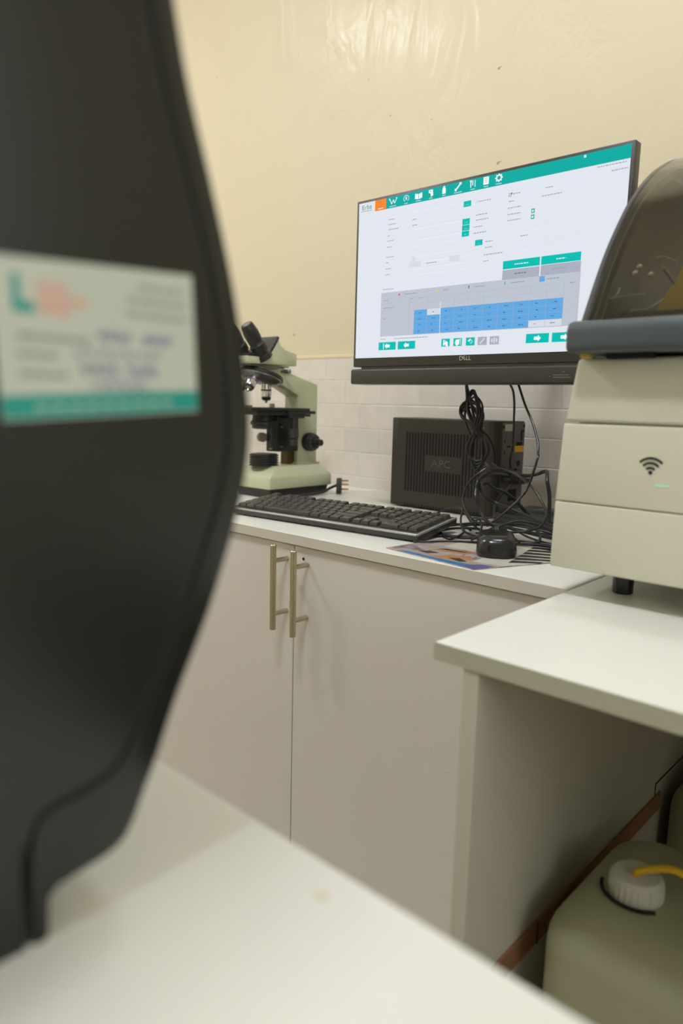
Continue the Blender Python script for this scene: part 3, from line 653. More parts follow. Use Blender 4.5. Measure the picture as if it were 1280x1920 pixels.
b = B(); prism(b, [(1.178, 1.132), (1.184, 1.128), (1.153, 1.0835), (1.088, 1.0835), (1.088, 1.087), (1.148, 1.088)], 'x', X0 - .040, X0 + .040, 0, .001, 1)
d = Vector((0, -.61, .79)).normalized()
obj('head_plate', b, MBLK, t)
for sx in (-1, 1):
    o = Vector((X0 + sx * .033, 1.140, 1.082)); b = B()
    lathe(b, o, d, [(-.004, .021), (.006, .019), (.008, .0155), (.016, .0150), (.017, .0185), (.034, .0185), (.036, .0165), (.040, .0155), (.0405, .0170), (.064, .0180), (.083, .0150), (.0865, .0135), (.0866, .0105)], 36)
    e = obj('eyepiece', b, MBLK, t)
    b = B(); lathe(b, o + d * .0862, d, [(0, .0104), (.0006, .0104)], 24); obj('lens', b, mat('lens_glass', (120, 110, 120), .08, spec=1, var=.02), e)
b = B(); cyl(b, (X0 + .024, 1.205, 1.0505), (X0 + .052, 1.205, 1.0505), .0035, bev=.0008); cyl(b, (X0 + .036, 1.205, 1.0505), (X0 + .054, 1.205, 1.0505), .0055, bev=.001)
obj('clamp_screw', b, MGREY, t)
# turret
tn = Vector((0, -.30, -.95)).normalized(); tc_ = Vector((X0, 1.162, 1.040))
b = B(); lathe(b, tc_ - tn * .006, tn, [(0, .050), (.004, .054), (.009, .054), (.010, .051)], 56); obj('turret_ring', b, MBLK, t)
b = B(); lathe(b, tc_ + tn * .004, tn, [(0, .0515), (.003, .0505), (.010, .040), (.013, .022), (.014, .004)], 56); tur = obj('turret', b, MGREY, t)
def objective(o, dr, L, ring, nm='objective'):
    b = B(); s = L / .045
    lathe(b, o, dr, [(0, .0105), (.001, .0118), (.010 * s, .0118), (.0105 * s, .0125), (.017 * s, .0125), (.0172 * s, .0128), (.020 * s, .0128), (.0202 * s, .0125), (.030 * s, .0122), (.036 * s, .011), (.040 * s, .0085), (.0402 * s, .004), (.045 * s, .003)], 32)
    q = obj(nm, b, CHROME, t); b = B(); lathe(b, o + dr * .0172 * s, dr, [(0, .01295), (.0028 * s, .01295)], 32); obj('colour_ring', b, ring, q)
    b = B(); lathe(b, o + dr * .0330 * s, dr, [(0, .0120), (.003 * s, .0112), (.006 * s, .0096)], 32); obj('nose', b, MBLK, q)
objective(Vector((X0, 1.178, 1.027)), Vector((0, 0, -1)), .052, MBLK)
for a, L, rg in ((2.80, .05, PURP), (-2.2, .042, OLIVE)):
    side = Vector((math.sin(a), math.cos(a) * .95, 0)); o = tc_ + side * .032 + Vector((0, 0, -.008 + .010 * -math.cos(a)))
    objective(o, (side * .50 + Vector((0, -.20, -.85))).normalized(), L, rg)
# stage
b = B(); box(b, (X0 - .075, 1.075, .958), (X0 + .068, 1.262, .9645), .0012, 1); box(b, (X0 - .068, 1.10, .947), (X0 + .058, 1.235, .958), .0012, 1)
box(b, (X0 + .03, 1.19, .9505), (X0 + .066, 1.283, .9580), .001, 1)
st = obj('stage', b, MBLK, t)
b = B(); box(b, (X0 + .03, 1.20, .940), (X0 + .062, 1.25, .951), .001, 1); box(b, (X0 + .052, 1.22, .944), (X0 + .060, 1.272, .950), .0006, 1); obj('stage_rack', b, MBLK, st)
b = B(); box(b, (X0 - .04, 1.085, .9646), (X0 + .035, 1.105, .9690), .0006, 1); obj('slide_holder', b, MGREY, st)
b = B(); box(b, (X0 + .02, 1.17, .9646), (X0 + .03, 1.18, .974), .001, 1); obj('slide_clip', b, MGREY, st)
b = B()
cyl(b, (X0 + .05, 1.222, .914), (X0 + .05, 1.222, .945), .0045); cyl(b, (X0 + .05, 1.222, .892), (X0 + .05, 1.222, .914), .0140, bev=.001); cyl(b, (X0 + .05, 1.222, .872), (X0 + .05, 1.222, .8905), .0125, bev=.001)
obj('stage_control_knob', b, mat('knob_black', (48, 48, 46), .45, bump=.3, bscale=900), t)
b = B(); box(b, (X0 + .000, 1.190, .858), (X0 + .028, 1.262, .946), .002, 1); box(b, (X0 + .014, 1.166, .860), (X0 + .034, 1.186, .935), .002, 1); box(b, (X0 + .010, 1.18, .864), (X0 + .026, 1.194, .93), 0)
for y, z in ((1.166, .866), (1.200, .870), (1.200, .918)): cyl(b, (X0 + .027, y, z), (X0 + .0355, y, z), .002, n=12, mi=1)
obj('focus_block', b, [MBLK, MGREY], t)
b = B(); box(b, (X0 - .014, 1.240, .8235), (X0 + .014, 1.262, .862), .001, 1); obj('rack', b, mat('dark_bronze', (92, 76, 40), .35, metal=.6, var=.1), t)
b = B(); lathe(b, (X0, 1.172, .912), (0, 0, 1), [(0, .020), (.002, .030), (.010, .030), (.011, .034), (.018, .034), (.020, .030), (.032, .028), (.0465, .028)], 40); cond = obj('condenser', b, MBLK, t)
b = B(); cyl(b, (X0 + .002, 1.160, .893), (X0 + .016, 1.156, .893), .0115, bev=.0015); cyl(b, (X0 + .016, 1.156, .893), (X0 + .022, 1.1545, .893), .004); obj('condenser_knob', b, mat('grey_knob', (112, 108, 100), .4, var=.03), t)
b = B(); z = .824
pr_ = [(0, .037)]
for k in range(5): pr_ += [(.0005 + k * .0058, .036), (.0030 + k * .0058, .036), (.0034 + k * .0058, .0325), (.0055 + k * .0058, .0325)]
pr_ += [(.029, .030), (.0295, .018), (.028, .017)]
lathe(b, (X0, 1.172, z), (0, 0, 1), pr_, 48); obj('illuminator', b, MBLK, t)
for s in (1, -1):
    b = B(); n0 = Vector((X0 + s * .024, 1.296, .880)); dx = Vector((s, 0, 0))
    lathe(b, n0, dx, [(0, .020), (.004, .0225), (.006, .0225), (.020, .0225), (.0215, .0215), (.026, .0205), (.028, .0195), (.0285, .010), (.036, .010), (.0365, .0095), (.0370, .0088), (.050, .0085), (.0515, .007)], 40)
    for k in range(24):
        a = 2 * PI * k / 24; c = n0 + Vector((0, math.cos(a), math.sin(a))) * .0222
        cyl(b, c + dx * .007, c + dx * .019, .0011, n=6)
    kn = obj('focus_knob', b, MBLK, t)
    b = B()
    for k in range(10):
        a = 2 * PI * k / 10; c = n0 + Vector((0, math.cos(a), math.sin(a))) * .0160; cyl(b, c + dx * .0280, c + dx * .0288, .0012, n=8)
    obj('scale_marks', b, INKG, kn)

# ------------------------------------------------------------------ UPS
UY, UX0, UX1, UZ = 1.29, -1.031, -.756, .950
t = thing('power_backup_unit', 'dark brown-grey backup power box with vertical vent slots standing under the monitor', 'backup power unit', (-.89, 1.345, CT))
b = B()
prism(b, [(UX0, UY + .002), (UX0, UY + .106), (UX1 - .003, UY + .106), (UX1, UY + .103), (UX1, UY + .010), (UX1 - .012, UY + .001), (UX1 - .02, UY), (UX0 + .002, UY)], 'z', CT + .003, UZ, 0, .0015, 1)
# raised side cover with a real seam
box(b, (UX0 + .0165, UY - .0006, CT + .004), (UX1 - .022, UY + .004, UZ - .002), .0005, 1)
body_ = obj('case', b, UPSM, t)
b = B(); per = .0079
k = 0; x = UX0 + .0415
while x < UX0 + .232:
    lx = x - UX0
    seg = [(.038, .1695)] if not (.090 < lx < .186) else [(.1205, .1695), (.038, .0855)]
    for z0, z1 in seg:
        box(b, (x, UY - .0009, CT + z0), (x + .0042, UY + .001, CT + z1))
    if lx > .085 or True:
        box(b, (x, UY - .0009, CT + .004), (x + .0042, UY + .001, CT + .0095))
    x += per; k += 1
obj('vent_slots', b, HOLE, body_)
b = B(); text(b, 'APC', .022, Matrix.Translation((UX0 + .139, UY - .0012, CT + .103)) @ Matrix.Rotation(PI / 2, 4, 'X'), 0, .0006, 1.25)
obj('embossed_lettering', b, UPSL, body_)
b = B(); xr = UX1 + .0008
box(b, (UX1 - .002, UY + .012, CT + .006), (xr, UY + .104, UZ - .003), .0006, 1)
rp = obj('rear_panel', b, GREYM, t, label='grey rear panel with sockets')
def rp_box(y0, z0, y1, z1, m, nm, th=.0006, o=0):
    b = B(); box(b, (xr - .0002, UY + y0 / 1000, CT + z0 / 1000), (xr + th, UY + y1 / 1000, CT + z1 / 1000)); return obj(nm, b, m, rp)
rp_box(21, 180, 50, 194, LABW, 'rating_label'); rp_box(64, 136, 102, 149, ORG, 'orange_label', .0007)
def socket(y0, z0, y1, z1):
    b = B(); box(b, (xr - .0002, UY + y0 / 1000, CT + z0 / 1000), (xr + .0008, UY + y1 / 1000, CT + z1 / 1000), .0003, 1)
    for (dy, dz, sy, sz) in ((.22, .75, .09, .17), (.22, .22, .09, .17), (.62, .5, .26, .10), (.45, .5, .08, .1)):
        cy, cz = UY + (y0 + (y1 - y0) * dy) / 1000, CT + (z0 + (z1 - z0) * dz) / 1000; hy, hz = (y1 - y0) * sy / 2000, (z1 - z0) * sz / 2000
        box(b, (xr, cy - hy, cz - hz), (xr + .0010, cy + hy, cz + hz), 0, 1, 1)
    obj('socket', b, [GREYM, HOLE], rp)
socket(13, 127, 56, 169); socket(13, 72, 56, 114)
for y0, z0, y1, z1 in ((72, 149, 94, 157), (88, 159, 93, 181), (94, 178, 100, 182), (48, 34, 80, 58)): rp_box(y0, z0, y1, z1, HOLE, 'port', .001)
for y, z, r in ((.099, .190, .003), (.015, .188, .003), (.083, .112, .006), (.073, .098, .004)):
    b = B(); cyl(b, (xr, UY + y, CT + z), (xr + .001, UY + y, CT + z), r, n=14); obj('screw_hole', b, HOLE, rp)

# ------------------------------------------------------------------ keyboard (own frame: x to the left from the front right corner is negative)
KA = math.radians(4.9)
kb = thing('keyboard', 'black full-size wired keyboard lying along the front of the counter', 'keyboard', (-.7035, .957, CT), None, KA)
KW, KD = .446, .135; zf, zb_ = .0145, .0290
def kz(v): return zf + (zb_ - zf) * v / KD
b = B()
prism(b, [(0.001, .003), (.0, zf - .001), (.002, zf + .0005), (KD - .004, zb_ + .0005), (KD, zb_ - .002), (KD - .004, zb_ - .012), (.03, .004)], 'x', -KW, 0, 0, .0012, 2)
box(b, (-KW + .03, .008, 0), (-KW + .06, .02, .006)); box(b, (-.06, .008, 0), (-.03, .02, .006)); box(b, (-KW + .03, KD - .03, 0), (-KW + .06, KD - .022, .02)); box(b, (-.06, KD - .03, 0), (-.03, KD - .022, .02))
prism(b, [(-.0006, zf - .0030), (-.0008, zf - .0006), (.0018, zf + .0010), (.0030, zf + .0006), (.0030, zf - .003)], 'x', -KW + .002, -.002, 1, .0004, 1)
prism(b, [(.001, zf - .003), (.001, zf + .0008), (KD - .003, zb_ + .0012), (KD - .003, zb_ - .003)], 'x', -.0028, .0004, 1, .0004, 1)
obj('keyboard_body', b, [KBASE, KEDGE], kb, local=True)
def keymesh(wd, dp, ht=.0062):
    b = B(); tt = bmesh.new(); bmesh.ops.create_cube(tt, size=1)
    for v in tt.verts:
        top = v.co.z > 0; ins = .0017 if top else 0
        v.co = Vector((v.co.x * (wd - 2 * ins), v.co.y * (dp - 2 * ins) + (0.0006 if top else 0), ht if top else 0))
    bmesh.ops.bevel(tt, geom=tt.edges[:], offset=.0006, segments=1, profile=.5, affect='EDGES'); merge(b, tt)
    me = bpy.data.meshes.new('key'); b.to_mesh(me); b.free(); me.materials.append(KEYM); me.materials.append(INKG); return me
U_ = .01905; keys = []
x_main = -KW + .008; x_nav = x_main + 15 * U_ + .0052; x_num = x_nav + 3 * U_ + .0052
ry = [.0200 + U_ * k for k in range(5)] + [.0200 + U_ * 4 + .0225]
def row(xs, y, ws):
    x = xs
    for wd in ws:
        if wd > 0: keys.append((x + wd * U_ / 2, y, wd, 1))
        x += abs(wd) * U_
row(x_num, ry[0], [2, 1]); row(x_num, ry[1], [1, 1, 1]); row(x_num, ry[2], [1, 1, 1]); row(x_num, ry[3], [1, 1, 1, 1]); row(x_num, ry[4], [1, 1, 1, 1])
row(x_num, ry[5], [1, 1, 1, 1])
keys.append((x_num + 3.5 * U_, (ry[0] + ry[1]) / 2, 1, 2)); keys.append((x_num + 3.5 * U_, (ry[2]), 1, 1))
row(x_nav, ry[0], [1, 1, 1]); row(x_nav, ry[1], [-1, 1, -1]); row(x_nav, ry[3], [1, 1, 1]); row(x_nav, ry[4], [1, 1, 1]); row(x_nav, ry[5], [1, 1, 1])
row(x_main, ry[0], [1.25, 1.25, 1.25, 6.25, 1.25, 1.25, 1.25, 1.25]); row(x_main, ry[1], [2.25] + [1] * 10 + [2.75]); row(x_main, ry[2], [1.75] + [1] * 11 + [2.25])
row(x_main, ry[3], [1.5] + [1] * 12 + [1.5]); row(x_main, ry[4], [1] * 13 + [2]); row(x_main, ry[5], [1, -1, 1, 1, 1, 1, -.5, 1, 1, 1, 1, -.5, 1, 1, 1, 1])
keys.sort(key=lambda k: -k[0])
cache = {}
tilt = math.atan2(zb_ - zf, KD)
print('KEYS', len(keys))
rest = []
for i, (x, y, wd, dp) in enumerate(keys):
    kk = (wd, dp)
    if kk not in cache: cache[kk] = keymesh(wd * U_ - .0012, dp * U_ - .0014)
    if i < 98:
        o = bpy.data.objects.new('key', cache[kk]); C.objects.link(o); o.parent = kb; o.location = (x, y, kz(y) + .0006); o.rotation_euler = (tilt, 0, 0)
        WM[o.name] = wm(kb)
    else: rest.append((x, y, kk))
if rest:
    b = B()
    for x, y, kk in rest:
        tt = bmesh.new(); tt.from_mesh(cache[kk]); merge(b, tt, 0, Matrix.Translation((x, y, kz(y) + .0006)) @ Matrix.Rotation(tilt, 4, 'X'))
    o = obj('key', b, [KEYM], kb, local=True); o['kind'] = 'stuff'
# printed legends on the key caps
b = B()
for (x, y, wd, dp) in keys:
    z = kz(y) + .0006 + .0062 + .0002
    for q in range(random.choice((1, 1, 2))):
        cx = x - wd * U_ / 2 + .0058 + q * .003; cy = y + .0030 - q * .0045
        zz = z + (cy - y) * math.tan(tilt)
        quad(b, [(cx - .001, cy - .0012, zz - .0001), (cx + .001, cy - .0012, zz - .0001), (cx + .001, cy + .0012, zz + .0002), (cx - .001, cy + .0012, zz + .0002)])
obj('key_legends', b, mat('legend_grey', (150, 148, 140), .5, var=.02), kb, local=True)
b = B(); quad(b, [(-.074, .1290, kz(.1290) + .0010), (-.068, .1290, kz(.1290) + .0010), (-.068, .1305, kz(.1305) + .0010), (-.074, .1305, kz(.1305) + .0010)]); obj('indicator_light', b, emis('blue_led', (70, 120, 200), .9), kb, local=True)
kbcord = [(-.16, .134, .018), (-.15, .155, .012), (-.12, .21, .006), (-.08, .20, .012), (-.04, .17, .014), (0.0, .16, .01), (.02, .15, .006)]

# ------------------------------------------------------------------ mouse pad and mouse
def pad_mat():
    m = mat('printed_mouse_pad', (150, 140, 130), .3); nt = m.node_tree; bs = nt.nodes['Principled BSDF']
    tc = nt.nodes.new('ShaderNodeTexCoord'); no = nt.nodes.new('ShaderNodeTexNoise'); no.inputs['Scale'].default_value = 14; no.inputs['Detail'].default_value = 3; no.inputs['Distortion'].default_value = 1.5
    cr = nt.nodes.new('ShaderNodeValToRGB'); e = cr.color_ramp; e.interpolation = 'EASE'
    e.elements[0].position = .30; e.elements[0].color = lin((96, 84, 78)); e.elements[1].position = .72; e.elements[1].color = lin((196, 190, 176))
    for p, c in ((.40, (140, 120, 128)), (.47, (176, 166, 170)), (.54, (180, 150, 126)), (.58, (150, 148, 138))):
        q = e.elements.new(p); q.color = lin(c)
    nt.links.new(tc.outputs['Object'], no.inputs['Vector']); nt.links.new(no.outputs['Fac'], cr.inputs['Fac']); nt.links.new(cr.outputs['Color'], bs.inputs['Base Color'])
    return m
PZ = CT + .0014
b = B(); prism(b, [(-.711, .884), (-.531, .8575), (-.478, .985), (-.492, 1.06), (-.69, 1.09)], 'z', CT + .0002, PZ)
ml = [pad_mat(), mat('pad_blue', (44, 116, 170), .3, var=.15, vscale=40), mat('pad_stripe_black', (44, 42, 40), .35, var=.03), mat('pad_violet', (92, 94, 146), .3, var=.1, vscale=40), mat('pad_orange', (178, 124, 84), .35, var=.2, vscale=60), mat('pad_paper', (196, 192, 176), .35, var=.03), mat('pad_dark', (62, 54, 50), .4, var=.2)]
def padp(pts, mi, l=1): quad(b, [(x, y, PZ + .00008 * l) for x, y in pts], mi)
padp([(-.56, .9), (-.512, .905), (-.479, .985), (-.492, 1.06), (-.58, 1.07)], 5, 1)
padp([(-.688, .8815), (-.620, .8718), (-.560, .863), (-.531, .858), (-.527, .872), (-.545, .8785), (-.600, .880), (-.640, .8845), (-.670, .889)], 1, 1)
padp([(-.560, .863), (-.531, .858), (-.519, .894), (-.540, .893)], 3, 2)
padp([(-.632, .886), (-.600, .884), (-.575, .890), (-.565, .912), (-.580, .928), (-.606, .915), (-.620, .897)], 4, 1)
padp([(-.600, .895), (-.572, .884), (-.565, .893), (-.586, .906)], 6, 2)
padp([(-.662, .903), (-.640, .898), (-.628, .914), (-.650, .920)], 6, 1)
padp([(-.655, .93), (-.60, .935), (-.585, .955), (-.60, .962), (-.64, .95)], 4, 1); padp([(-.65, .94), (-.605, .945), (-.60, .952), (-.64, .952)], 6, 2)
padp([(-.655, .965), (-.60, .965), (-.59, 1.03), (-.66, 1.02)], 5, 1)
for k in range(6):
    y0 = .950 + k * .0245
    padp([(-.520 - k * .006, y0 - .0165), (-.484 + min(k, 2) * .002 - max(k - 2, 0) * .003, y0 + .026 - .012), (-.486 + min(k, 2) * .002 - max(k - 2, 0) * .003, y0 + .0385 - .012), (-.524 - k * .006, y0 + .002)], 2, 3)
obj('mouse_pad', b, ml, None, loc=(-.6, .95, CT), label='colourful printed mouse mat with blue edge and black stripes under the mouse', category='mouse mat')
mo = thing('computer_mouse', 'black rounded optical mouse on the printed mat, seen from behind', 'mouse', (-.574, .990, PZ + .0005), None, math.radians(31))
b = B(); secs = []
import itertools
n = 14
for k in range(n + 1):
    a = k / n * PI / 2; z = .0318 * math.sin(a) ** 0.95 if k else 0.0
    s = max(math.cos(a), 0) ** 0.34 if k < n else .2
    secs.append((0, -.004 * (k / n), z, .0310 * (s * .96 + .04), .0555 * (s * .93 + .05), .022 * s + .002))
secs[0] = (0, 0, 0, .0285, .054, .024); secs.insert(1, (0, 0, .0015, .0298, .0553, .025))
loft(b, [q for i, q in enumerate(secs) if i != 2], 0, 10)
mb = obj('shell', b, BLKG, mo, angle=80, local=True)
b = B(); box(b, (-.0006, .012, .026), (.0006, .048, .0335)); obj('button_seam', b, HOLE, mo, local=True)
b = B(); cyl(b, (-.0035, .033, .026), (.0035, .033, .026), .0095, bev=.001); obj('scroll_wheel', b, BLK, mo, local=True)

# ------------------------------------------------------------------ plug on the counter behind the keyboard
pl = thing('power_plug', 'black three-pin plug with brass pins lying behind the keyboard by the microscope', 'plug', (-1.243, 1.352, CT), None, math.radians(42))
b = B(); prism(b, [(-.020, .001), (.018, .001), (.021, .008), (.016, .032), (.006, .040), (-.006, .040), (-.016, .032), (-.022, .010)], 'x', -.011, .003, 0, .003, 2); obj('plug_body', b, BLK, pl, local=True)
for y, z in ((.004, .033), (-.006, .0245), (.006, .011)):
    b = B(); box(b, (.002, y - .003, z - .002), (.020, y + .003, z + .002), .0005, 1); obj('pin', b, BRASS, pl, local=True)
b = B(); tube(b, [(-1.249, 1.347, .772), (-1.252, 1.325, .766), (-1.249, 1.29, .757), (-1.246, 1.22, .7545), (-1.243, 1.14, .7545), (-1.22, 1.09, .7545), (-1.17, 1.07, .7545)], .0035, 10); obj('plug_cord', b, CABLE, pl)

# ------------------------------------------------------------------ cables
def cable(label, pts, r=.0024, group=None, name='cable', m=None, extra=None):
    b = B(); P = [Vector(p) for p in pts]
    for p in P: p.z = max(p.z, CT + r + .0004)
    tube(b, P, r, 10, 0, 8)
    if extra: extra(b)
    return obj(name, b, m or CABLE, None, loc=tuple(P[0]), label=label, category='cable', group=group)
# hank tied with a twist tie, hanging from behind the monitor
b = B(); T = Vector((-.731, 1.168, .938))
for k in range(9):
    f = (k - 4) / 4; hgt = .070 - .006 * (k % 5) - (0.014 if k > 5 else 0); ww = .008 + .0035 * (k % 5); dyy = .0035 * f
    cx = -.013 - .002 * k + .005 * (k % 3)
    low = .078 - .0055 * (k % 4)
    lw = .010 + .0030 * (k % 4)
    jx = (k % 3 - 1) * .0045; jy = (k // 3 - 1) * .0045
    Q = [T + Vector((jx - .002, jy, 0)), T + Vector((cx - ww * .9, dyy, hgt * .45)), T + Vector((cx - ww, dyy, hgt * .78)), T + Vector((cx, dyy, hgt)), T + Vector((cx + ww, dyy, hgt * .78)), T + Vector((cx * .5 + ww * .9, dyy, hgt * .4)), T + Vector((jx + .002, jy, 0)),
         T + Vector((.006 + lw * .8, -dyy, -low * .4)), T + Vector((.006 + lw, -dyy, -low * .75)), T + Vector((.004, -dyy, -low)), T + Vector((.002 - lw, -dyy, -low * .75)), T + Vector((-.002 - lw * .7, -dyy, -low * .4)), T + Vector((jx, jy, 0))]
    tube(b, Q, .0021, 8, 0, 7)
tube(b, [(-.735, 1.13, 1.035), (-.750, 1.155, 1.016), (-.749, 1.165, .995), (-.741, 1.167, .965), T], .0025, 8)
tube(b, [T, (-.712, 1.175, .925), (-.706, 1.19, .90), (-.715, 1.21, .875), (-.728, 1.24, .855)], .0022, 8)
tube(b, [(-.738, 1.13, 1.03), (-.757, 1.168, .99), (-.762, 1.172, .955), (-.748, 1.172, .925), (-.738, 1.172, .90)], .0024, 8)
hk = obj('cable_hank', b, CABLE, None, loc=tuple(T), label='hank of looped black cable tied in the middle, hanging under the monitor', category='cable')
b = B(); tube(b, [(T.x + .0125 * math.cos(a), T.y + .0125 * math.sin(a), T.z + .001 * math.sin(a)) for a in [q * PI / 8 for q in range(17)]], .0012, 6, 0, 2)
b.transform(Matrix.Translation(-T)); o = obj('twist_tie', b, BLKG, hk, local=True)
cable('thin black cable dropping straight from the monitor into the rear socket', [(-.672, 1.13, 1.04), (-.684, 1.2, 1.017), (-.687, 1.22, .992), (-.702, 1.25, .952), (-.718, 1.28, .904), (-.733, 1.30, .874), (-.745, 1.325, .856)], .0021)
cable('thin black cable bowing right of the power unit and looping back in front of it', [(-.640, 1.13, 1.035), (-.64, 1.15, 1.015), (-.62, 1.14, .982), (-.598, 1.13, .951), (-.582, 1.12, .922), (-.575, 1.11, .903), (-.570, 1.10, .895), (-.577, 1.09, .852), (-.586, 1.08, .829), (-.607, 1.07, .803), (-.63, 1.07, .784), (-.658, 1.08, .775), (-.691, 1.1, .779), (-.72, 1.12, .797), (-.73, 1.13, .815), (-.726, 1.14, .838), (-.713, 1.15, .855), (-.704, 1.16, .865)], .0021)
cable('thick grey-black cable running level to the right then bending straight down', [(-.73, 1.20, .872), (-.704, 1.18, .864), (-.69, 1.19, .863), (-.671, 1.2, .857), (-.643, 1.2, .855), (-.622, 1.2, .859), (-.605, 1.195, .8655), (-.594, 1.185, .866), (-.585, 1.17, .852), (-.579, 1.17, .826), (-.577, 1.17, .785), (-.57, 1.16, .76)], .0034)
cable('black cable arcing down to the right beside the analyser', [(-.727, 1.22, .871), (-.699, 1.2, .864), (-.654, 1.17, .861), (-.621, 1.15, .853), (-.594, 1.14, .839), (-.57, 1.13, .816), (-.558, 1.12, .803), (-.554, 1.11, .793), (-.555, 1.09, .782), (-.57, 1.07, .776), (-.60, 1.06, .77), (-.62, 1.05, .76)], .0024)
cable('thick shiny cable curving out of the lower socket in a wide C', [(-.745, 1.33, .835), (-.728, 1.25, .849), (-.722, 1.2, .85), (-.723, 1.17, .842), (-.721, 1.16, .824), (-.714, 1.15, .809), (-.705, 1.15, .79), (-.684, 1.14, .772), (-.66, 1.14, .762), (-.62, 1.12, .757)], .0036)
cable('thick cable sloping down to the right across the tangle', [(-.722, 1.17, .835), (-.718, 1.17, .822), (-.704, 1.17, .808), (-.689, 1.18, .8), (-.661, 1.18, .794), (-.628, 1.18, .785), (-.596, 1.17, .779), (-.55, 1.16, .772), (-.50, 1.14, .76)], .0036)
cable('short ribbed cable hooked above the tangle in front of the vents', [(-.722, 1.18, .832), (-.717, 1.19, .834), (-.708, 1.2, .825), (-.70, 1.23, .815), (-.69, 1.26, .795), (-.66, 1.27, .765)], .0036)
cable('short upright cable standing from the tangle to the lower socket', [(-.748, 1.34, .828), (-.715, 1.25, .815), (-.715, 1.22, .79), (-.70, 1.2, .765), (-.66, 1.17, .757)], .003)
# plug bodies in the lower rear sockets
for yy, zz, lb in ((1.325, .838, 'moulded black plug in the lower rear socket, nearer the vents'), (1.362, .830, 'grey moulded plug in the lower rear socket, farther from the vents')):
    b = B(); loft(b, [(0, 0, 0, .012, .016, .004), (0, 0, .018, .011, .015, .004), (0, 0, .026, .006, .008, .003), (0, 0, .036, .0045, .0055, .003)], 0, 6, Matrix.Translation((UX1 + .0016, yy, zz)) @ Matrix.Rotation(PI / 2, 4, 'Y'))
    obj('moulded_plug', b, BLK if yy < 1.34 else GREYM, None, loc=(UX1 + .003, yy, zz), label=lb, category='plug')
# tangle lying on the counter
g = 'loose black cables tangled on the counter between keyboard and analyser'
TL = 'one of the thin black cables tangled on the counter behind the mouse'
tang = [
 [(-.82, 1.13, .757), (-.80, 1.17, .775), (-.765, 1.17, .785), (-.735, 1.15, .777), (-.70, 1.12, .765), (-.66, 1.10, .757), (-.60, 1.09, .754)],
 [(-.72, 1.03, .752), (-.69, 1.05, .752), (-.665, 1.06, .753), (-.655, 1.085, .756), (-.68, 1.11, .76), (-.72, 1.10, .758), (-.735, 1.07, .754), (-.71, 1.04, .753), (-.675, 1.045, .753), (-.63, 1.075, .758), (-.60, 1.09, .757)],
 [(-.71, .955, .752), (-.69, .975, .752), (-.675, 1.0, .752), (-.655, 1.015, .753), (-.62, 1.03, .7545), (-.595, 1.03, .757), (-.572, 1.045, .765)],
 [(-.735, 1.14, .79), (-.72, 1.11, .772), (-.70, 1.09, .757), (-.67, 1.075, .755), (-.63, 1.07, .756), (-.59, 1.075, .757), (-.54, 1.085, .757), (-.48, 1.10, .757)],
 [(-.76, 1.13, .757), (-.72, 1.14, .76), (-.68, 1.15, .763), (-.63, 1.15, .763), (-.58, 1.14, .761), (-.53, 1.13, .76), (-.47, 1.12, .758)],
 [(-.64, 1.02, .757), (-.60, 1.06, .785), (-.58, 1.08, .790), (-.55, 1.10, .782), (-.53, 1.115, .768), (-.50, 1.12, .758)],
 [(-.70, 1.17, .757), (-.66, 1.15, .772), (-.62, 1.12, .770), (-.58, 1.10, .762), (-.53, 1.09, .757), (-.48, 1.08, .756)],
 [(-.78, 1.09, .753), (-.75, 1.11, .757), (-.71, 1.125, .765), (-.67, 1.13, .770), (-.62, 1.125, .766), (-.57, 1.115, .764), (-.50, 1.10, .763)],
 [(-.69, 1.21, .757), (-.65, 1.20, .775), (-.60, 1.18, .777), (-.55, 1.16, .770), (-.50, 1.15, .76)],
 [(-.73, 1.06, .756), (-.70, 1.03, .753), (-.68, 1.02, .753), (-.68, 1.06, .760), (-.70, 1.09, .765), (-.68, 1.12, .768), (-.63, 1.13, .772), (-.57, 1.13, .77), (-.51, 1.12, .766)],
 [(-.66, 1.08, .757), (-.63, 1.10, .775), (-.59, 1.11, .780), (-.56, 1.10, .772), (-.55, 1.08, .76), (-.58, 1.06, .756), (-.62, 1.065, .757)],
 [(-.75, 1.19, .757), (-.70, 1.18, .772), (-.65, 1.17, .779), (-.60, 1.15, .776), (-.55, 1.14, .775), (-.49, 1.13, .768)],
 [(-.68, 1.10, .754), (-.64, 1.09, .762), (-.60, 1.12, .765), (-.55, 1.13, .766), (-.50, 1.13, .765), (-.46, 1.14, .76)],
 [(-.62, 1.05, .754), (-.58, 1.06, .755), (-.54, 1.075, .756), (-.50, 1.075, .756), (-.46, 1.08, .755)],
 [(-.72, 1.15, .765), (-.69, 1.10, .780), (-.66, 1.075, .785), (-.645, 1.06, .775), (-.645, 1.05, .757)],
]
for q, P in enumerate(tang): cable(TL, P, .0019 + .0005 * (q % 3 == 1), g)
b = B(); tube(b, [(-.5610, 1.040, .762), (-.600, 1.06, .775), (-.635, 1.06, .785), (-.652, 1.065, .7875), (-.665, 1.075, .780), (-.672, 1.09, .765), (-.65, 1.11, .757)], .0017, 8, 0, 8); obj('cord', b, CABLE, mo)
b = B(); tube(b, [Vector(p) for p in kbcord], .0020, 8, 0, 8); obj('cord', b, CABLE, kb, local=True)
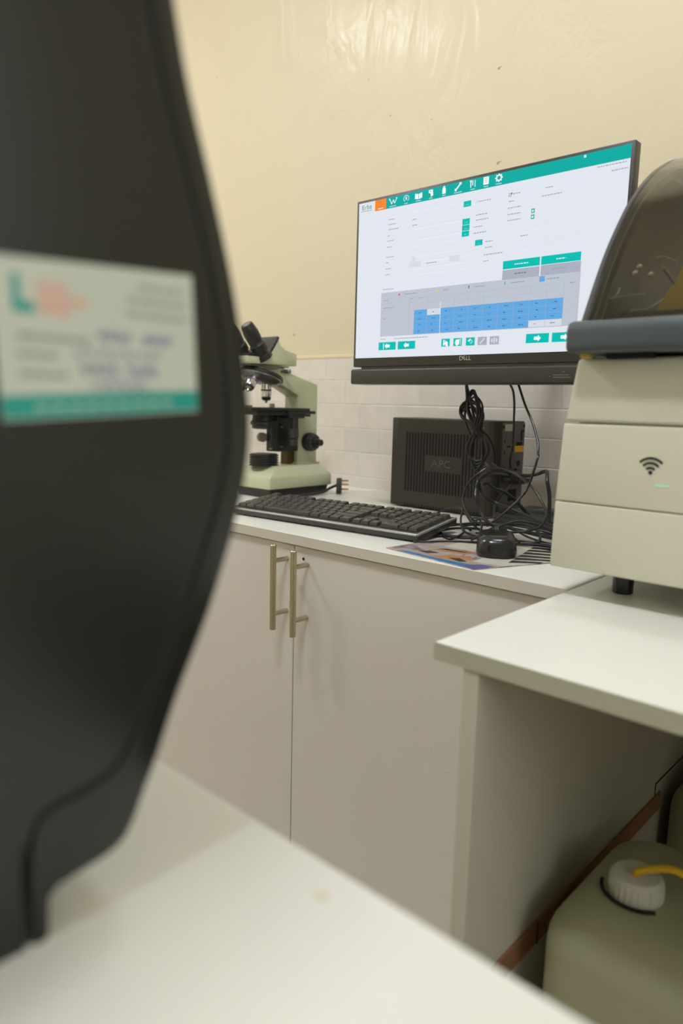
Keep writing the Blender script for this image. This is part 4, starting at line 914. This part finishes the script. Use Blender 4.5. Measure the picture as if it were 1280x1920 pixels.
# power strip and adapter behind the tangle
ps_ = thing('power_strip', 'dark grey power strip lying behind the tangled cables against the tiles', 'power strip', (-.56, 1.36, CT))
b = B(); box(b, (-.72, 1.315, CT), (-.42, 1.365, CT + .028), .004); obj('strip_body', b, SLATE, ps_)
b = B()
for k in range(4): cyl(b, (-.69 + k * .07, 1.34, CT + .0275), (-.69 + k * .07, 1.34, CT + .0286), .017, n=24)
obj('socket_faces', b, BLK, ps_)
b = B(); box(b, (-.56, 1.175, CT + .0005), (-.46, 1.235, CT + .032), .005, 3); obj('power_adapter', b, BLK, None, loc=(-.51, 1.205, CT), label='black power adapter brick on the counter beside the analyser', category='power adapter')
b = B(); prism(b, [(-.735, 1.255), (-.60, 1.225), (-.585, 1.30), (-.72, 1.31)], 'z', CT + .0005, CT + .022, 0, .003); obj('cable_box', b, BLK, None, loc=(-.66, 1.27, CT), label='flat black box half buried under cables beside the vented power unit', category='box')

# ------------------------------------------------------------------ jerricans under the desk
def jerrican(loc, label, s=1.0):
    t = thing('jerrican', label, 'jerrican', loc, 'white plastic jerricans under the desk'); x, y, _ = loc; W_, D_ = .130, .115; H_ = .468 * s
    secs = [(x, y, .002, W_ * .9, D_ * .9, .03), (x, y, .012, W_, D_, .036), (x, y, .10, W_, D_, .038), (x, y, .20, W_ * .985, D_ * .985, .038), (x, y, .30, W_, D_, .038)]
    for k in range(9):
        a = k / 8 * PI / 2; secs.append((x, y + .008 * (1 - math.cos(a)), H_ - .052 + .052 * math.sin(a), W_ - .050 * (1 - math.cos(a)), D_ - .045 * (1 - math.cos(a)), .040))
    secs.append((x, y + .008, H_ + .001, W_ * .3, D_ * .3, .02))
    b = B(); loft(b, secs, 0, 12)
    obj('can_body', b, HDPE, t, angle=80)
    b = B(); tube(b, [(x + .02, y + .005, H_ - .01), (x + .02, y + .02, H_ + .018), (x + .02, y + .05, H_ + .022), (x + .02, y + .085, H_ + .012), (x + .02, y + .09, H_ - .03)], .014, 14); obj('carry_handle', b, HDPE, t)
    return t, H_
j1, H1 = jerrican((-.176, .765, 0), 'large translucent white jerrican under the desk with a yellow tube in its cap')
cx, cy = -.236, .737
b = B(); lathe(b, (cx, cy, H1 - .02), (0, 0, 1), [(0, .030), (.016, .030), (.018, .0275), (.040, .0265), (.043, .023), (.043, .001)], 40)
for k in range(28):
    a = 2 * PI * k / 28; cyl(b, (cx + .0270 * math.cos(a), cy + .0270 * math.sin(a), H1), (cx + .0265 * math.cos(a), cy + .0265 * math.sin(a), H1 + .018), .0012, n=6)
cp = obj('cap', b, CAPM, j1, label='white screw cap')
b = B(); tube(b, [(cx + .035 * math.cos(a), cy + .033 * math.sin(a), H1 + .0020) for a in [math.radians(188 + q * 9.5) for q in range(15)]], .0020, 8, 0, 2); obj('cap_washer', b, HOLE, j1)
b = B(); tube(b, [(-.238, .735, .488), (-.236, .732, .492), (-.2325, .730, .498), (-.219, .73, .507), (-.203, .73, .515), (-.190, .73, .516), (-.165, .735, .508), (-.14, .76, .505)], .0040, 12)
tube(b, [(-.188, .7305, .5158), (-.165, .735, .508)], .0044, 12, 1)
obj('tube', b, [YEL, mat('tube_joint', (96, 78, 60), .5, var=.02)], None, loc=(-.235, .73, .458), label='yellow flexible tube arching out of the jerrican cap', category='tube')
j2, H2 = jerrican((-.193, 1.215, 0), 'second white jerrican further back under the desk at the right edge', .9)
b = B(); lathe(b, (-.24, 1.15, H2 - .03), (0, 0, 1), [(0, .03), (.014, .028), (.036, .026), (.036, .001)], 32); obj('cap', b, CAPM, j2)
